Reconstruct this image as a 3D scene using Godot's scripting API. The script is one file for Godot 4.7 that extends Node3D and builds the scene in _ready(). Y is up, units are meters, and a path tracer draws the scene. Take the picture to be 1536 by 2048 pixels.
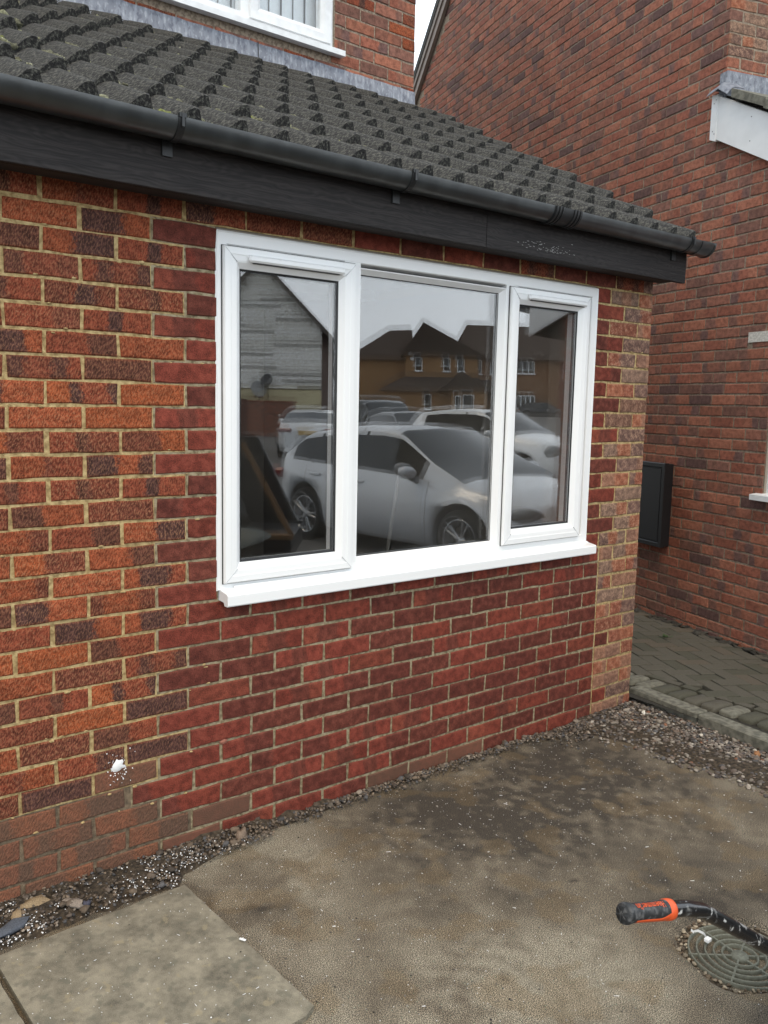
extends Node3D

var rng := RandomNumberGenerator.new()
var taken := {}
var M := {}
var cam_pos := Vector3(-3.8433, 1.5297, 2.6714)

func _ready() -> void:
	rng.seed = 7
	# ---------------------------------------------------------------- camera, sky, sun, exposure
	var cam := Camera3D.new()
	cam.name = "camera"
	cam.transform = Transform3D(Basis(Vector3(0.785049, 0.020673, 0.619089), Vector3(0.062672, 0.991663, -0.112587), Vector3(-0.616255, 0.127186, 0.777209)).orthonormalized(), cam_pos)
	cam.keep_aspect = Camera3D.KEEP_HEIGHT
	cam.fov = 61.79
	cam.near = 0.05
	cam.far = 400.0
	add_child(cam)
	cam.current = true
	var we := WorldEnvironment.new()
	we.name = "world_environment"
	var env := Environment.new()
	env.background_mode = Environment.BG_SKY
	var sky := Sky.new()
	var sm := ProceduralSkyMaterial.new()
	sm.sky_top_color = Color(0.77, 0.81, 0.85)
	sm.sky_horizon_color = Color(0.885, 0.91, 0.93)
	sm.sky_curve = 0.25
	sm.ground_horizon_color = Color(0.55, 0.54, 0.52)
	sm.ground_bottom_color = Color(0.4, 0.39, 0.37)
	sm.sky_energy_multiplier = 1.55
	sm.ground_energy_multiplier = 0.6
	sm.sun_angle_max = 1.0
	sky.sky_material = sm
	env.sky = sky
	env.tonemap_mode = Environment.TONE_MAPPER_LINEAR
	env.tonemap_exposure = 1.1
	env.ambient_light_source = Environment.AMBIENT_SOURCE_SKY
	env.sdfgi_enabled = true
	env.ssao_enabled = true
	env.ssil_enabled = true
	we.environment = env
	add_child(we)
	var sun := DirectionalLight3D.new()
	sun.name = "sun"
	sun.light_color = Color(1.0, 0.93, 0.83)
	sun.light_energy = 0.5
	sun.light_angular_distance = 24.0
	sun.shadow_enabled = true
	sun.look_at_from_position(Vector3(-3.0, 7.2, 3.6), Vector3.ZERO, Vector3.UP)
	add_child(sun)

	materials()
	brick_kit()
	ground()
	brick_house()
	neighbour()
	path()
	street()
	clutter()

# =====================================================================  helpers
func numbered(n: String) -> String:
	if not taken.has(n):
		taken[n] = 0
		return n
	taken[n] += 1
	return "%s_%03d" % [n, taken[n]]

func thing(called: String, label: String, category: String, at := Vector3.ZERO, turn := 0.0, group := "") -> Node3D:
	var o := Node3D.new()
	o.name = numbered(called)
	add_child(o)
	o.position = at
	o.rotation.y = turn
	tag(o, label, category, group)
	return o

func tag(o: Node, label: String, category: String, group := "") -> void:
	o.set_meta("label", label)
	if category != "":
		o.set_meta("category", category)
	if group != "":
		o.set_meta("group", group)

func node(called: String, m: Mesh, mt: Material, parent: Node) -> MeshInstance3D:
	var o := MeshInstance3D.new()
	o.mesh = m
	if mt:
		o.material_override = mt
	if parent == self:
		o.name = numbered(called)
	else:
		var key := str(parent.get_instance_id()) + called
		if taken.has(key):
			taken[key] += 1
			o.name = "%s_%03d" % [called, taken[key]]
		else:
			taken[key] = 0
			o.name = called
	parent.add_child(o)
	return o

func mb() -> SurfaceTool:
	var st := SurfaceTool.new()
	st.begin(Mesh.PRIMITIVE_TRIANGLES)
	st.set_smooth_group(0xFFFFFFFF)
	return st

func obj(called: String, st: SurfaceTool, mt: Material, parent: Node) -> MeshInstance3D:
	st.generate_normals()
	return node(called, st.commit(), mt, parent)

func tri(st: SurfaceTool, a: Vector3, b: Vector3, c: Vector3, ua := Vector2.ZERO, ub := Vector2.ZERO, uc := Vector2.ZERO) -> void:
	st.set_uv(ua); st.add_vertex(a)
	st.set_uv(uc); st.add_vertex(c)
	st.set_uv(ub); st.add_vertex(b)

# corners run counter-clockwise seen from the front
func quad(st: SurfaceTool, a: Vector3, b: Vector3, c: Vector3, d: Vector3, ua := Vector2(0, 1), ub := Vector2(1, 1), uc := Vector2(1, 0), ud := Vector2(0, 0)) -> void:
	tri(st, a, b, c, ua, ub, uc)
	tri(st, a, c, d, ua, uc, ud)

func box(st: SurfaceTool, lo: Vector3, hi: Vector3, xf := Transform3D.IDENTITY) -> void:
	st.set_smooth_group(0xFFFFFFFF)
	var p := []
	for i in 8:
		p.append(xf * Vector3(hi.x if i & 1 else lo.x, hi.y if i & 2 else lo.y, hi.z if i & 4 else lo.z))
	quad(st, p[4], p[5], p[7], p[6])
	quad(st, p[1], p[0], p[2], p[3])
	quad(st, p[5], p[1], p[3], p[7])
	quad(st, p[0], p[4], p[6], p[2])
	quad(st, p[6], p[7], p[3], p[2])
	quad(st, p[0], p[1], p[5], p[4])

# box with chamfered edges
func cbox(st: SurfaceTool, lo: Vector3, hi: Vector3, b: float, xf := Transform3D.IDENTITY) -> void:
	st.set_smooth_group(0xFFFFFFFF)
	var c := (lo + hi) / 2.0
	var h := (hi - lo) / 2.0
	var hb := h - Vector3(b, b, b)
	var f := func(sx, sy, sz, ax):
		var v := Vector3(sx * hb.x, sy * hb.y, sz * hb.z)
		v[ax] = [sx, sy, sz][ax] * h[ax]
		return xf * (c + v)
	for ax in 3:
		var u := (ax + 1) % 3
		var w := (ax + 2) % 3
		for s in [-1, 1]:
			var q := []
			for k in [[-1, -1], [1, -1], [1, 1], [-1, 1]]:
				var sg := [0, 0, 0]
				sg[ax] = s; sg[u] = k[0] * s; sg[w] = k[1]
				q.append(f.call(sg[0], sg[1], sg[2], ax))
			quad(st, q[0], q[1], q[2], q[3])
		for su in [-1, 1]:
			for sw in [-1, 1]:
				var g := func(t, a2):
					var sg := [0, 0, 0]
					sg[ax] = t; sg[u] = su; sg[w] = sw
					return f.call(sg[0], sg[1], sg[2], a2)
				if su * sw > 0:
					quad(st, g.call(-1, u), g.call(1, u), g.call(1, w), g.call(-1, w))
				else:
					quad(st, g.call(-1, w), g.call(1, w), g.call(1, u), g.call(-1, u))
	for sx in [-1, 1]:
		for sy in [-1, 1]:
			for sz in [-1, 1]:
				var a: Vector3 = f.call(sx, sy, sz, 0)
				var b2: Vector3 = f.call(sx, sy, sz, 1)
				var d: Vector3 = f.call(sx, sy, sz, 2)
				if sx * sy * sz > 0:
					tri(st, a, b2, d)
				else:
					tri(st, a, d, b2)

func tube(st: SurfaceTool, pts: Array, radii, n := 10, caps := true) -> void:
	st.set_smooth_group(1)
	var rings := []
	var prev := Vector3.ZERO
	for i in pts.size():
		var d: Vector3 = (pts[mini(i + 1, pts.size() - 1)] - pts[maxi(i - 1, 0)]).normalized()
		if prev == Vector3.ZERO:
			prev = d.cross(Vector3.UP if absf(d.y) < 0.9 else Vector3.RIGHT).normalized()
		var side := (prev - d * prev.dot(d)).normalized()
		prev = side
		var up := side.cross(d).normalized()
		var r: float = radii[i] if radii is Array else radii
		var ring := []
		for k in n:
			var t := TAU * k / n
			ring.append(pts[i] + side * cos(t) * r + up * sin(t) * r)
		rings.append(ring)
	for i in rings.size() - 1:
		for k in n:
			var k2 := (k + 1) % n
			quad(st, rings[i][k], rings[i][k2], rings[i + 1][k2], rings[i + 1][k], Vector2(float(k) / n, float(i)), Vector2(float(k + 1) / n, float(i)), Vector2(float(k + 1) / n, i + 1.0), Vector2(float(k) / n, i + 1.0))
	if caps:
		st.set_smooth_group(0xFFFFFFFF)
		for k in range(1, n - 1):
			tri(st, rings[0][0], rings[0][k + 1], rings[0][k])
			var e: Array = rings[-1]
			tri(st, e[0], e[k], e[k + 1])

# profile: [radius, height] pairs turned about y
func lathe(st: SurfaceTool, prof: Array, n: int, xf := Transform3D.IDENTITY, smooth := true) -> void:
	st.set_smooth_group(1 if smooth else 0xFFFFFFFF)
	for i in prof.size() - 1:
		for k in n:
			var q := []
			for e in [[i, k], [i, k + 1], [i + 1, k + 1], [i + 1, k]]:
				var t: float = TAU * e[1] / n
				q.append(xf * Vector3(prof[e[0]][0] * cos(t), prof[e[0]][1], -prof[e[0]][0] * sin(t)))
			quad(st, q[0], q[1], q[2], q[3])

# a polygon in xy (counter-clockwise) pushed along z
func prism(st: SurfaceTool, poly: Array, z0: float, z1: float, xf := Transform3D.IDENTITY) -> void:
	st.set_smooth_group(0xFFFFFFFF)
	var pv := PackedVector2Array(poly)
	if Geometry2D.is_polygon_clockwise(pv):
		pv.reverse()
	var idx := Geometry2D.triangulate_polygon(pv)
	for i in range(0, idx.size(), 3):
		var a := pv[idx[i]]
		var b := pv[idx[i + 1]]
		var c := pv[idx[i + 2]]
		if (b - a).cross(c - a) < 0:
			var t := b
			b = c
			c = t
		tri(st, xf * Vector3(a.x, a.y, z1), xf * Vector3(b.x, b.y, z1), xf * Vector3(c.x, c.y, z1), a, b, c)
		tri(st, xf * Vector3(a.x, a.y, z0), xf * Vector3(c.x, c.y, z0), xf * Vector3(b.x, b.y, z0), a, c, b)
	for i in pv.size():
		var a := pv[i]
		var b := pv[(i + 1) % pv.size()]
		quad(st, xf * Vector3(a.x, a.y, z0), xf * Vector3(b.x, b.y, z0), xf * Vector3(b.x, b.y, z1), xf * Vector3(a.x, a.y, z1))

# a moulding run round a rectangle in the xy plane with mitred corners; prof = [inset, z] pairs from outside to inside
func loop(st: SurfaceTool, x0: float, y0: float, x1: float, y1: float, prof: Array) -> void:
	st.set_smooth_group(0xFFFFFFFF)
	for i in prof.size() - 1:
		var a: float = prof[i][0]
		var b: float = prof[i + 1][0]
		var za: float = prof[i][1]
		var zb: float = prof[i + 1][1]
		var o := [Vector3(x0 + a, y0 + a, za), Vector3(x1 - a, y0 + a, za), Vector3(x1 - a, y1 - a, za), Vector3(x0 + a, y1 - a, za)]
		var n := [Vector3(x0 + b, y0 + b, zb), Vector3(x1 - b, y0 + b, zb), Vector3(x1 - b, y1 - b, zb), Vector3(x0 + b, y1 - b, zb)]
		for k in 4:
			var k2 := (k + 1) % 4
			quad(st, o[k], o[k2], n[k2], n[k])

func lin(r: float, g: float, b: float) -> Color:
	return Color(r, g, b).linear_to_srgb()

func mat(r: float, g: float, b: float, rough := 0.8, metal := 0.0) -> StandardMaterial3D:
	var m := StandardMaterial3D.new()
	m.albedo_color = lin(r, g, b)
	m.roughness = rough
	m.metallic = metal
	return m

func noise(freq: float, octaves := 4, sd := 1, kind := FastNoiseLite.TYPE_SIMPLEX) -> FastNoiseLite:
	var n := FastNoiseLite.new()
	n.seed = sd
	n.frequency = freq
	n.noise_type = kind
	n.fractal_octaves = octaves
	n.fractal_type = FastNoiseLite.FRACTAL_FBM if octaves > 1 else FastNoiseLite.FRACTAL_NONE
	return n

# a seamless noise texture through a ramp of linear colours
func ntex(freq: float, octaves: int, sd: int, stops: Array, size := 512, kind := FastNoiseLite.TYPE_SIMPLEX) -> ImageTexture:
	var im := noise(freq, octaves, sd, kind).get_seamless_image(size, size)
	im.convert(Image.FORMAT_L8)
	var src := im.get_data()
	var lut := []
	for i in 256:
		var t := i / 255.0
		var c: Color = stops[-1][1]
		for k in stops.size() - 1:
			if t <= stops[k + 1][0]:
				var f := clampf((t - stops[k][0]) / maxf(stops[k + 1][0] - stops[k][0], 1e-4), 0, 1)
				c = stops[k][1].lerp(stops[k + 1][1], f)
				break
		c = c.linear_to_srgb()
		lut.append([int(clampf(c.r, 0, 1) * 255), int(clampf(c.g, 0, 1) * 255), int(clampf(c.b, 0, 1) * 255)])
	var out := PackedByteArray()
	out.resize(size * size * 3)
	for i in size * size:
		var l: Array = lut[src[i]]
		out[i * 3] = l[0]
		out[i * 3 + 1] = l[1]
		out[i * 3 + 2] = l[2]
	return ImageTexture.create_from_image(Image.create_from_data(size, size, false, Image.FORMAT_RGB8, out))

func htex(freq: float, octaves: int, sd: int, size := 512, kind := FastNoiseLite.TYPE_SIMPLEX) -> ImageTexture:
	var im := noise(freq, octaves, sd, kind).get_seamless_image(size, size)
	im.convert(Image.FORMAT_L8)
	return ImageTexture.create_from_image(im)

func tp(m: StandardMaterial3D, scale: float, world := true) -> StandardMaterial3D:
	m.uv1_triplanar = true
	m.uv1_world_triplanar = world
	m.uv1_scale = Vector3.ONE * scale
	return m

func bump(m: StandardMaterial3D, t: Texture2D, cm: float) -> StandardMaterial3D:
	m.heightmap_enabled = true
	m.heightmap_texture = t
	m.heightmap_scale = cm
	return m

func textured(r: float, g: float, b: float, spread: float, freq: float, scale: float, rough := 0.85, sd := 3) -> StandardMaterial3D:
	var m := mat(1, 1, 1, rough)
	var c := Color(r, g, b)
	m.albedo_texture = ntex(freq, 4, sd, [[0.2, c * (1.0 - spread)], [0.5, c], [0.8, c * (1.0 + spread)]], 256)
	return tp(m, scale)

# =====================================================================  materials
func materials() -> void:
	var fine_h := htex(0.06, 4, 5)
	var grit_h := htex(0.2, 2, 6)
	M.fine_h = fine_h
	M.grit_h = grit_h
	var m := mat(1, 1, 1, 0.92)
	m.albedo_texture = ntex(0.03, 5, 11, [[0.15, Color(0.27, 0.185, 0.08)], [0.45, Color(0.42, 0.30, 0.135)], [0.75, Color(0.54, 0.41, 0.2)]])
	M.mortar_sand = bump(tp(m, 2.2), grit_h, 0.25)
	m = mat(1, 1, 1, 0.92)
	m.albedo_texture = ntex(0.03, 5, 12, [[0.15, Color(0.15, 0.115, 0.065)], [0.45, Color(0.27, 0.215, 0.125)], [0.75, Color(0.37, 0.31, 0.2)]])
	M.mortar_grey = bump(tp(m, 2.2), grit_h, 0.25)
	m = mat(1, 1, 1, 0.92)
	m.albedo_texture = ntex(0.03, 5, 13, [[0.15, Color(0.15, 0.115, 0.085)], [0.45, Color(0.26, 0.205, 0.15)], [0.75, Color(0.35, 0.285, 0.215)]])
	M.mortar_old = bump(tp(m, 2.2), grit_h, 0.25)
	M.upvc = mat(0.82, 0.825, 0.82, 0.28)
	M.upvc_old = textured(0.74, 0.76, 0.77, 0.06, 0.02, 1.5, 0.4)
	M.weld = mat(0.5, 0.51, 0.52, 0.5)
	M.gasket = mat(0.012, 0.012, 0.013, 0.5)
	M.spacer = mat(0.12, 0.125, 0.13, 0.4, 0.3)
	var g := StandardMaterial3D.new()
	g.transparency = BaseMaterial3D.TRANSPARENCY_ALPHA
	g.albedo_color = Color(0.05, 0.06, 0.06, 0.0)
	g.roughness = 0.0
	g.metallic_specular = 0.5
	M.glass = g
	m = mat(1, 1, 1, 0.33)
	m.albedo_texture = ntex(0.012, 5, 21, [[0.25, Color(0.017, 0.020, 0.021)], [0.5, Color(0.022, 0.026, 0.028)], [0.8, Color(0.036, 0.041, 0.043)]], 512)
	m.metallic_specular = 0.72
	M.gutter = bump(tp(m, 1.3), fine_h, 0.015)
	M.gutter_dark = mat(0.014, 0.015, 0.016, 0.45)
	m = mat(1, 1, 1, 0.55)
	m.albedo_texture = lead_tex()
	M.lead = bump(tp(m, 1.1), fine_h, 0.12)
	m = mat(1, 1, 1, 0.93)
	m.albedo_texture = ntex(0.07, 5, 31, [[0.2, Color(0.010, 0.0095, 0.009)], [0.5, Color(0.025, 0.0235, 0.022)], [0.63, Color(0.036, 0.034, 0.031)], [0.72, Color(0.12, 0.118, 0.098)]], 512)
	M.tile = bump(tp(m, 1.7), grit_h, 0.4)
	m = mat(1, 1, 1, 0.97)
	m.albedo_texture = ntex(0.06, 4, 33, [[0.2, Color(0.13, 0.13, 0.09)], [0.5, Color(0.24, 0.24, 0.17)], [0.8, Color(0.40, 0.40, 0.29)]], 256)
	m.vertex_color_use_as_albedo = true
	M.moss = bump(tp(m, 6.0), grit_h, 0.5)
	M.under = mat(0.02, 0.018, 0.016, 0.9)
	m = mat(1, 1, 1, 0.9)
	m.albedo_texture = ntex(0.02, 5, 41, [[0.2, Color(0.15, 0.136, 0.10)], [0.5, Color(0.2, 0.185, 0.14)], [0.8, Color(0.25, 0.235, 0.18)]], 512)
	M.slab = m
	M.soil = bump(textured(0.075, 0.055, 0.035, 0.6, 0.05, 3.0, 0.97, 43), grit_h, 0.8)
	m = mat(1, 1, 1, 0.95)
	m.vertex_color_use_as_albedo = true
	M.stone = m
	M.bead = mat(0.8, 0.8, 0.8, 0.7)
	M.paver = bump(textured(0.088, 0.081, 0.062, 0.2, 0.1, 3.5, 0.9, 44), grit_h, 0.15)
	m = M.paver.duplicate()
	m.albedo_color = lin(0.8, 0.84, 0.78)
	M.paver_green = m
	m = M.paver.duplicate()
	m.albedo_color = lin(1.12, 1.02, 0.98)
	M.paver_brown = m
	M.kerb = bump(textured(0.15, 0.145, 0.115, 0.35, 0.03, 2.5, 0.92, 45), grit_h, 0.2)
	M.black_box = mat(0.012, 0.0125, 0.014, 0.4)
	M.white_paint = textured(0.78, 0.79, 0.79, 0.04, 0.02, 1.0, 0.4, 46)
	M.room = mat(0.32, 0.28, 0.23, 0.95)
	M.room_floor = mat(0.16, 0.11, 0.07, 0.9)
	M.timber = textured(0.2, 0.11, 0.045, 0.35, 0.03, 3.0, 0.8, 47)
	M.blind = textured(0.5, 0.55, 0.57, 0.05, 0.03, 1.0, 0.7, 48)
	M.car_glass = mat(0.012, 0.014, 0.014, 0.06)
	M.tyre = mat(0.014, 0.014, 0.014, 0.8)
	M.rim = mat(0.5, 0.51, 0.52, 0.3, 0.7)
	M.black_trim = mat(0.014, 0.014, 0.015, 0.45)
	M.silver = car_paint(0.62, 0.645, 0.67, 0.1)
	M.white_car = car_paint(0.78, 0.79, 0.79, 0.0)
	M.dark_car = car_paint(0.018, 0.02, 0.024, 0.0)
	M.blue_car = car_paint(0.015, 0.02, 0.05, 0.1)
	M.grey_car = car_paint(0.2, 0.205, 0.21, 0.3)
	M.lamp_glass = mat(0.25, 0.27, 0.28, 0.08)
	M.red_lamp = mat(0.18, 0.012, 0.012, 0.12)
	M.plate_yellow = mat(0.6, 0.36, 0.03, 0.4)
	M.plate_white = mat(0.75, 0.75, 0.72, 0.4)

func car_paint(r: float, g: float, b: float, metal: float) -> StandardMaterial3D:
	var m := mat(r, g, b, 0.35, metal)
	m.clearcoat_enabled = true
	m.clearcoat = 0.7
	m.clearcoat_roughness = 0.04
	return m

func lead_tex() -> ImageTexture:
	var n1 := noise(0.012, 5, 51)
	var n2 := noise(0.05, 4, 52)
	var s := 512
	var out := PackedByteArray()
	out.resize(s * s * 3)
	for y in s:
		for x in s:
			var fx := absf(x - s / 2.0)
			var a := n1.get_noise_2d(fx * 2.2, y * 0.7) * 0.5 + 0.5
			var b := n2.get_noise_2d(fx, y * 0.45)
			var c := Color(0.125, 0.135, 0.165).lerp(Color(0.24, 0.26, 0.3), clampf(a * 1.1, 0, 1))
			if b > 0.3:
				c = c.lerp(Color(0.075, 0.08, 0.11), clampf((b - 0.3) * 4.0, 0, 0.8))
			if b < -0.32:
				c = c.lerp(Color(0.38, 0.4, 0.43), clampf((-b - 0.32) * 3.0, 0, 0.7))
			c = c.linear_to_srgb()
			var i := (y * s + x) * 3
			out[i] = int(c.r * 255)
			out[i + 1] = int(c.g * 255)
			out[i + 2] = int(c.b * 255)
	return ImageTexture.create_from_image(Image.create_from_data(s, s, false, Image.FORMAT_RGB8, out))

# =====================================================================  bricks
# one atlas of brick faces: rows 0-6 rustic, 7-9 pale weathered, 10-13 new red, 14-19 neighbour
const CW := 128
const CH := 40
const COLS := 8
const ROWS := 20
var kit := {}

func brick_kit() -> void:
	var w := CW * COLS
	var h := CH * ROWS
	var col := PackedByteArray()
	var hei := PackedByteArray()
	col.resize(w * h * 3)
	hei.resize(w * h)
	var ridge := noise(0.16, 3, 61)
	var grain := noise(0.45, 3, 62)
	var blotch := noise(0.035, 3, 63)
	var warp := noise(0.05, 2, 64)
	var orange := Color(0.285, 0.070, 0.023)
	var redbr := Color(0.185, 0.044, 0.022)
	var plum := Color(0.098, 0.036, 0.023)
	var dark := Color(0.068, 0.030, 0.024)
	var pink := Color(0.38, 0.19, 0.10)
	for row in ROWS:
		for cc in COLS:
			var kind := "rustic" if row < 7 else ("pale" if row < 10 else ("red" if row < 14 else "old"))
			var bands := []
			var edges := []
			var nb := 1
			var flick := 0.3
			match kind:
				"rustic":
					nb = [1, 1, 2, 2, 3, 3, 4][rng.randi() % 7]
					var start := rng.randi() % 2
					for i in nb:
						var d := (i + start) % 2 == 0
						bands.append([plum, dark, plum.lerp(dark, 0.5), redbr.lerp(plum, 0.6)][rng.randi() % 4] if d else [orange.lerp(redbr, 0.25), redbr, redbr.lerp(plum, 0.35), orange.lerp(redbr, 0.6), redbr, redbr][rng.randi() % 6])
					flick = rng.randf_range(0.25, 0.75)
				"pale":
					nb = 1 + rng.randi() % 3
					var p2 := [Color(0.17, 0.085, 0.058), Color(0.22, 0.105, 0.066), Color(0.125, 0.07, 0.056), Color(0.25, 0.085, 0.046), Color(0.18, 0.11, 0.08), Color(0.2, 0.062, 0.036)]
					for i in nb:
						bands.append(p2[rng.randi() % 6])
					flick = rng.randf_range(0.5, 0.9)
				"red":
					nb = [1, 1, 2, 3, 2][rng.randi() % 5]
					var p3 := [Color(0.165, 0.036, 0.023), Color(0.148, 0.032, 0.02), Color(0.112, 0.029, 0.02), Color(0.19, 0.047, 0.028), Color(0.122, 0.033, 0.022), Color(0.15, 0.033, 0.02)]
					for i in nb:
						bands.append(p3[rng.randi() % 6])
					if rng.randf() < 0.09:
						bands = [Color(0.24, 0.075, 0.05)]
						nb = 1
					flick = rng.randf_range(0.0, 0.25)
				"old":
					nb = 1 + rng.randi() % 3
					var p4 := [Color(0.165, 0.068, 0.046), Color(0.118, 0.057, 0.043), Color(0.092, 0.05, 0.044), Color(0.19, 0.073, 0.046), Color(0.135, 0.063, 0.047), Color(0.175, 0.062, 0.04), Color(0.205, 0.08, 0.05)]
					for i in nb:
						bands.append(p4[rng.randi() % 7])
					flick = rng.randf_range(0.05, 0.4)
			for i in nb - 1:
				edges.append(clampf((i + 1.0) / nb + rng.randf_range(-0.12, 0.12), 0.08, 0.92))
			edges.sort()
			var stripe := rng.randf() < 0.03 and kind == "rustic"
			var tone := rng.randf_range(0.86, 1.14)
			for y in CH:
				for x in CW:
					var gx := cc * CW + x
					var gy := row * CH + y
					var u := x / float(CW) + warp.get_noise_2d(gx, gy * 0.6) * 0.05 + grain.get_noise_2d(gx * 0.5, gy * 0.5) * 0.045
					var c: Color = bands[0]
					for i in edges.size():
						c = c.lerp(bands[i + 1], smoothstep(edges[i] - 0.035, edges[i] + 0.035, u))
					var r := ridge.get_noise_2d(gx * 1.7 + gy * 0.5, gy * 0.55) if kind != "red" else grain.get_noise_2d(gx * 0.6, gy * 0.6)
					var gr := grain.get_noise_2d(gx, gy)
					var bl := blotch.get_noise_2d(gx, gy)
					if stripe:
						r = r * 0.4 + 0.4 * sin(x * 1.3)
					var ed := minf(minf(x, CW - 1 - x) * 1.0, minf(y, CH - 1 - y) * 1.0)
					var rim := clampf(1.0 - (ed + gr * 4.0) / 4.0, 0, 1)
					c = c * tone * (1.0 + bl * 0.35 + gr * (0.62 if kind != "red" else 0.8)) * (1.22 if kind == "rustic" else (1.1 if kind == "red" else (1.55 if kind == "old" else 1.08)))
					if kind == "rustic":
						c = c.lerp(orange.lerp(redbr, 0.3), rim * 0.5)
						c = c.lerp(pink, clampf((r - 0.14) * 2.0, 0, 1) * flick)
						c = c * (1.0 - clampf((-r - 0.1) * 1.4, 0, 0.5))
					elif kind == "pale":
						c = c.lerp(Color(0.46, 0.29, 0.19), clampf((r + bl * 0.5 - 0.05) * 1.5, 0, 1) * flick)
						c = c.lerp(Color(0.26, 0.19, 0.12), rim * 0.5)
					elif kind == "red":
						c = c.lerp(Color(0.24, 0.085, 0.058), clampf((bl - 0.1) * 1.2, 0, 0.5) * flick * 1.5)
						if gr > 0.42:
							c = c * 0.55
						c = c.lerp(Color(0.2, 0.09, 0.06), rim * 0.3)
					else:
						c = c.lerp(Color(0.27, 0.15, 0.10), clampf((r + bl * 0.4 - 0.1) * 1.4, 0, 1) * flick)
						c = c.lerp(Color(0.17, 0.11, 0.08), rim * 0.35)
					c = c.linear_to_srgb()
					var k := gy * w + gx
					col[k * 3] = int(clampf(c.r, 0, 1) * 255)
					col[k * 3 + 1] = int(clampf(c.g, 0, 1) * 255)
					col[k * 3 + 2] = int(clampf(c.b, 0, 1) * 255)
					hei[k] = int(clampf(0.5 + r * (0.55 if kind != "red" else 0.15) + gr * 0.2 - rim * 0.3, 0, 1) * 255)
	var m := mat(1, 1, 1, 0.88)
	m.metallic_specular = 0.35
	m.albedo_texture = ImageTexture.create_from_image(Image.create_from_data(w, h, false, Image.FORMAT_RGB8, col))
	bump(m, ImageTexture.create_from_image(Image.create_from_data(w, h, false, Image.FORMAT_L8, hei)), 0.35)
	M.brick = m
	var dusty: StandardMaterial3D = m.duplicate()
	dusty.detail_enabled = true
	dusty.detail_blend_mode = BaseMaterial3D.BLEND_MODE_MIX
	var dt := Image.create(8, 8, false, Image.FORMAT_RGBA8)
	dt.fill(Color(0.40, 0.32, 0.26, 0.6))
	dusty.detail_albedo = ImageTexture.create_from_image(dt)
	M.brick_dusty = dusty
	for s in [["rustic", 0, 7, 36, 16], ["pale", 7, 10, 20, 12], ["red", 10, 14, 24, 10], ["old", 14, 20, 36, 14]]:
		var full := []
		var half := []
		var cells := range(s[1] * COLS, s[2] * COLS)
		for i in s[3]:
			full.append(brick_mesh(0.2145, cells[i % cells.size()]))
		for i in s[4]:
			half.append(brick_mesh(0.1025, cells[(i * 3 + 1) % cells.size()], true))
		kit[s[0]] = full
		kit[s[0] + "_half"] = half

func brick_mesh(len: float, cell: int, half := false) -> ArrayMesh:
	var st := mb()
	var h := 0.0655
	var b := 0.0035
	var u0 := (cell % COLS) / float(COLS) + 0.003
	var du := 1.0 / COLS - 0.006
	if half:
		u0 += du * rng.randf_range(0.0, 0.48)
		du *= 0.5
	var v0 := (cell / COLS) / float(ROWS) + 0.0015
	var dv := 1.0 / ROWS - 0.003
	var uv := func(p: Vector3) -> Vector2:
		return Vector2(u0 + du * clampf(p.x / len + 0.5, 0.0, 1.0), v0 + dv * clampf(0.5 - p.y / h, 0.0, 1.0))
	# outline of the face, counter-clockwise, with an uneven edge
	var o := []
	var n := []
	var spots := [Vector2(-1, -1), Vector2(-0.36, -1), Vector2(0.3, -1), Vector2(1, -1), Vector2(1, 1), Vector2(0.36, 1), Vector2(-0.3, 1), Vector2(-1, 1)]
	for s in spots:
		var j := Vector3(rng.randf_range(-0.0024, 0.0024), rng.randf_range(-0.0024, 0.0024), 0)
		var p := Vector3(s.x * len / 2, s.y * h / 2, 0) + j
		o.append(p + Vector3(0, 0, -b))
		n.append(p - Vector3(signf(s.x) * b if absf(s.x) == 1.0 else 0.0, signf(s.y) * b * rng.randf_range(0.7, 1.3), rng.randf_range(-0.0004, 0.0006)))
	var k: int = o.size()
	for f in [[0, 1, 6, 7], [1, 2, 5, 6], [2, 3, 4, 5]]:
		quad(st, n[f[0]], n[f[1]], n[f[2]], n[f[3]], uv.call(n[f[0]]), uv.call(n[f[1]]), uv.call(n[f[2]]), uv.call(n[f[3]]))
	for i in k:
		var i2 := (i + 1) % k
		quad(st, o[i], o[i2], n[i2], n[i], uv.call(o[i]), uv.call(o[i2]), uv.call(n[i2]), uv.call(n[i]))
		var d := Vector3(0, 0, -0.02)
		quad(st, o[i] + d, o[i2] + d, o[i2], o[i], uv.call(o[i]), uv.call(o[i2]), uv.call(o[i2]), uv.call(o[i]))
	st.generate_normals()
	return st.commit()

# one brick as [mesh, transform, material, size seen]; x0..x1 along the course, y its middle
func brick_at(list: Array, kind: String, x0: float, x1: float, y: float, xf: Transform3D, mt: Material = null) -> void:
	var l := x1 - x0
	if l < 0.03:
		return
	var is_half := l < 0.16
	var set: Array = kit[kind + "_half"] if is_half else kit[kind]
	var m: Mesh = set[rng.randi() % set.size()]
	var bs := Basis.from_euler(Vector3(rng.randf_range(-0.022, 0.022), rng.randf_range(-0.009, 0.009), rng.randf_range(-0.007, 0.007) + (PI if rng.randf() < 0.4 else 0.0)))
	bs = bs * Basis.from_scale(Vector3(l / (0.1025 if is_half else 0.2145), 1, 1))
	var t := xf * Transform3D(bs, Vector3((x0 + x1) / 2, y + rng.randf_range(-0.0012, 0.0012), rng.randf_range(-0.0015, 0.0026)))
	var d := t.origin.distance_to(cam_pos)
	list.append([m, t, mt if mt else M.brick, l / d])

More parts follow.
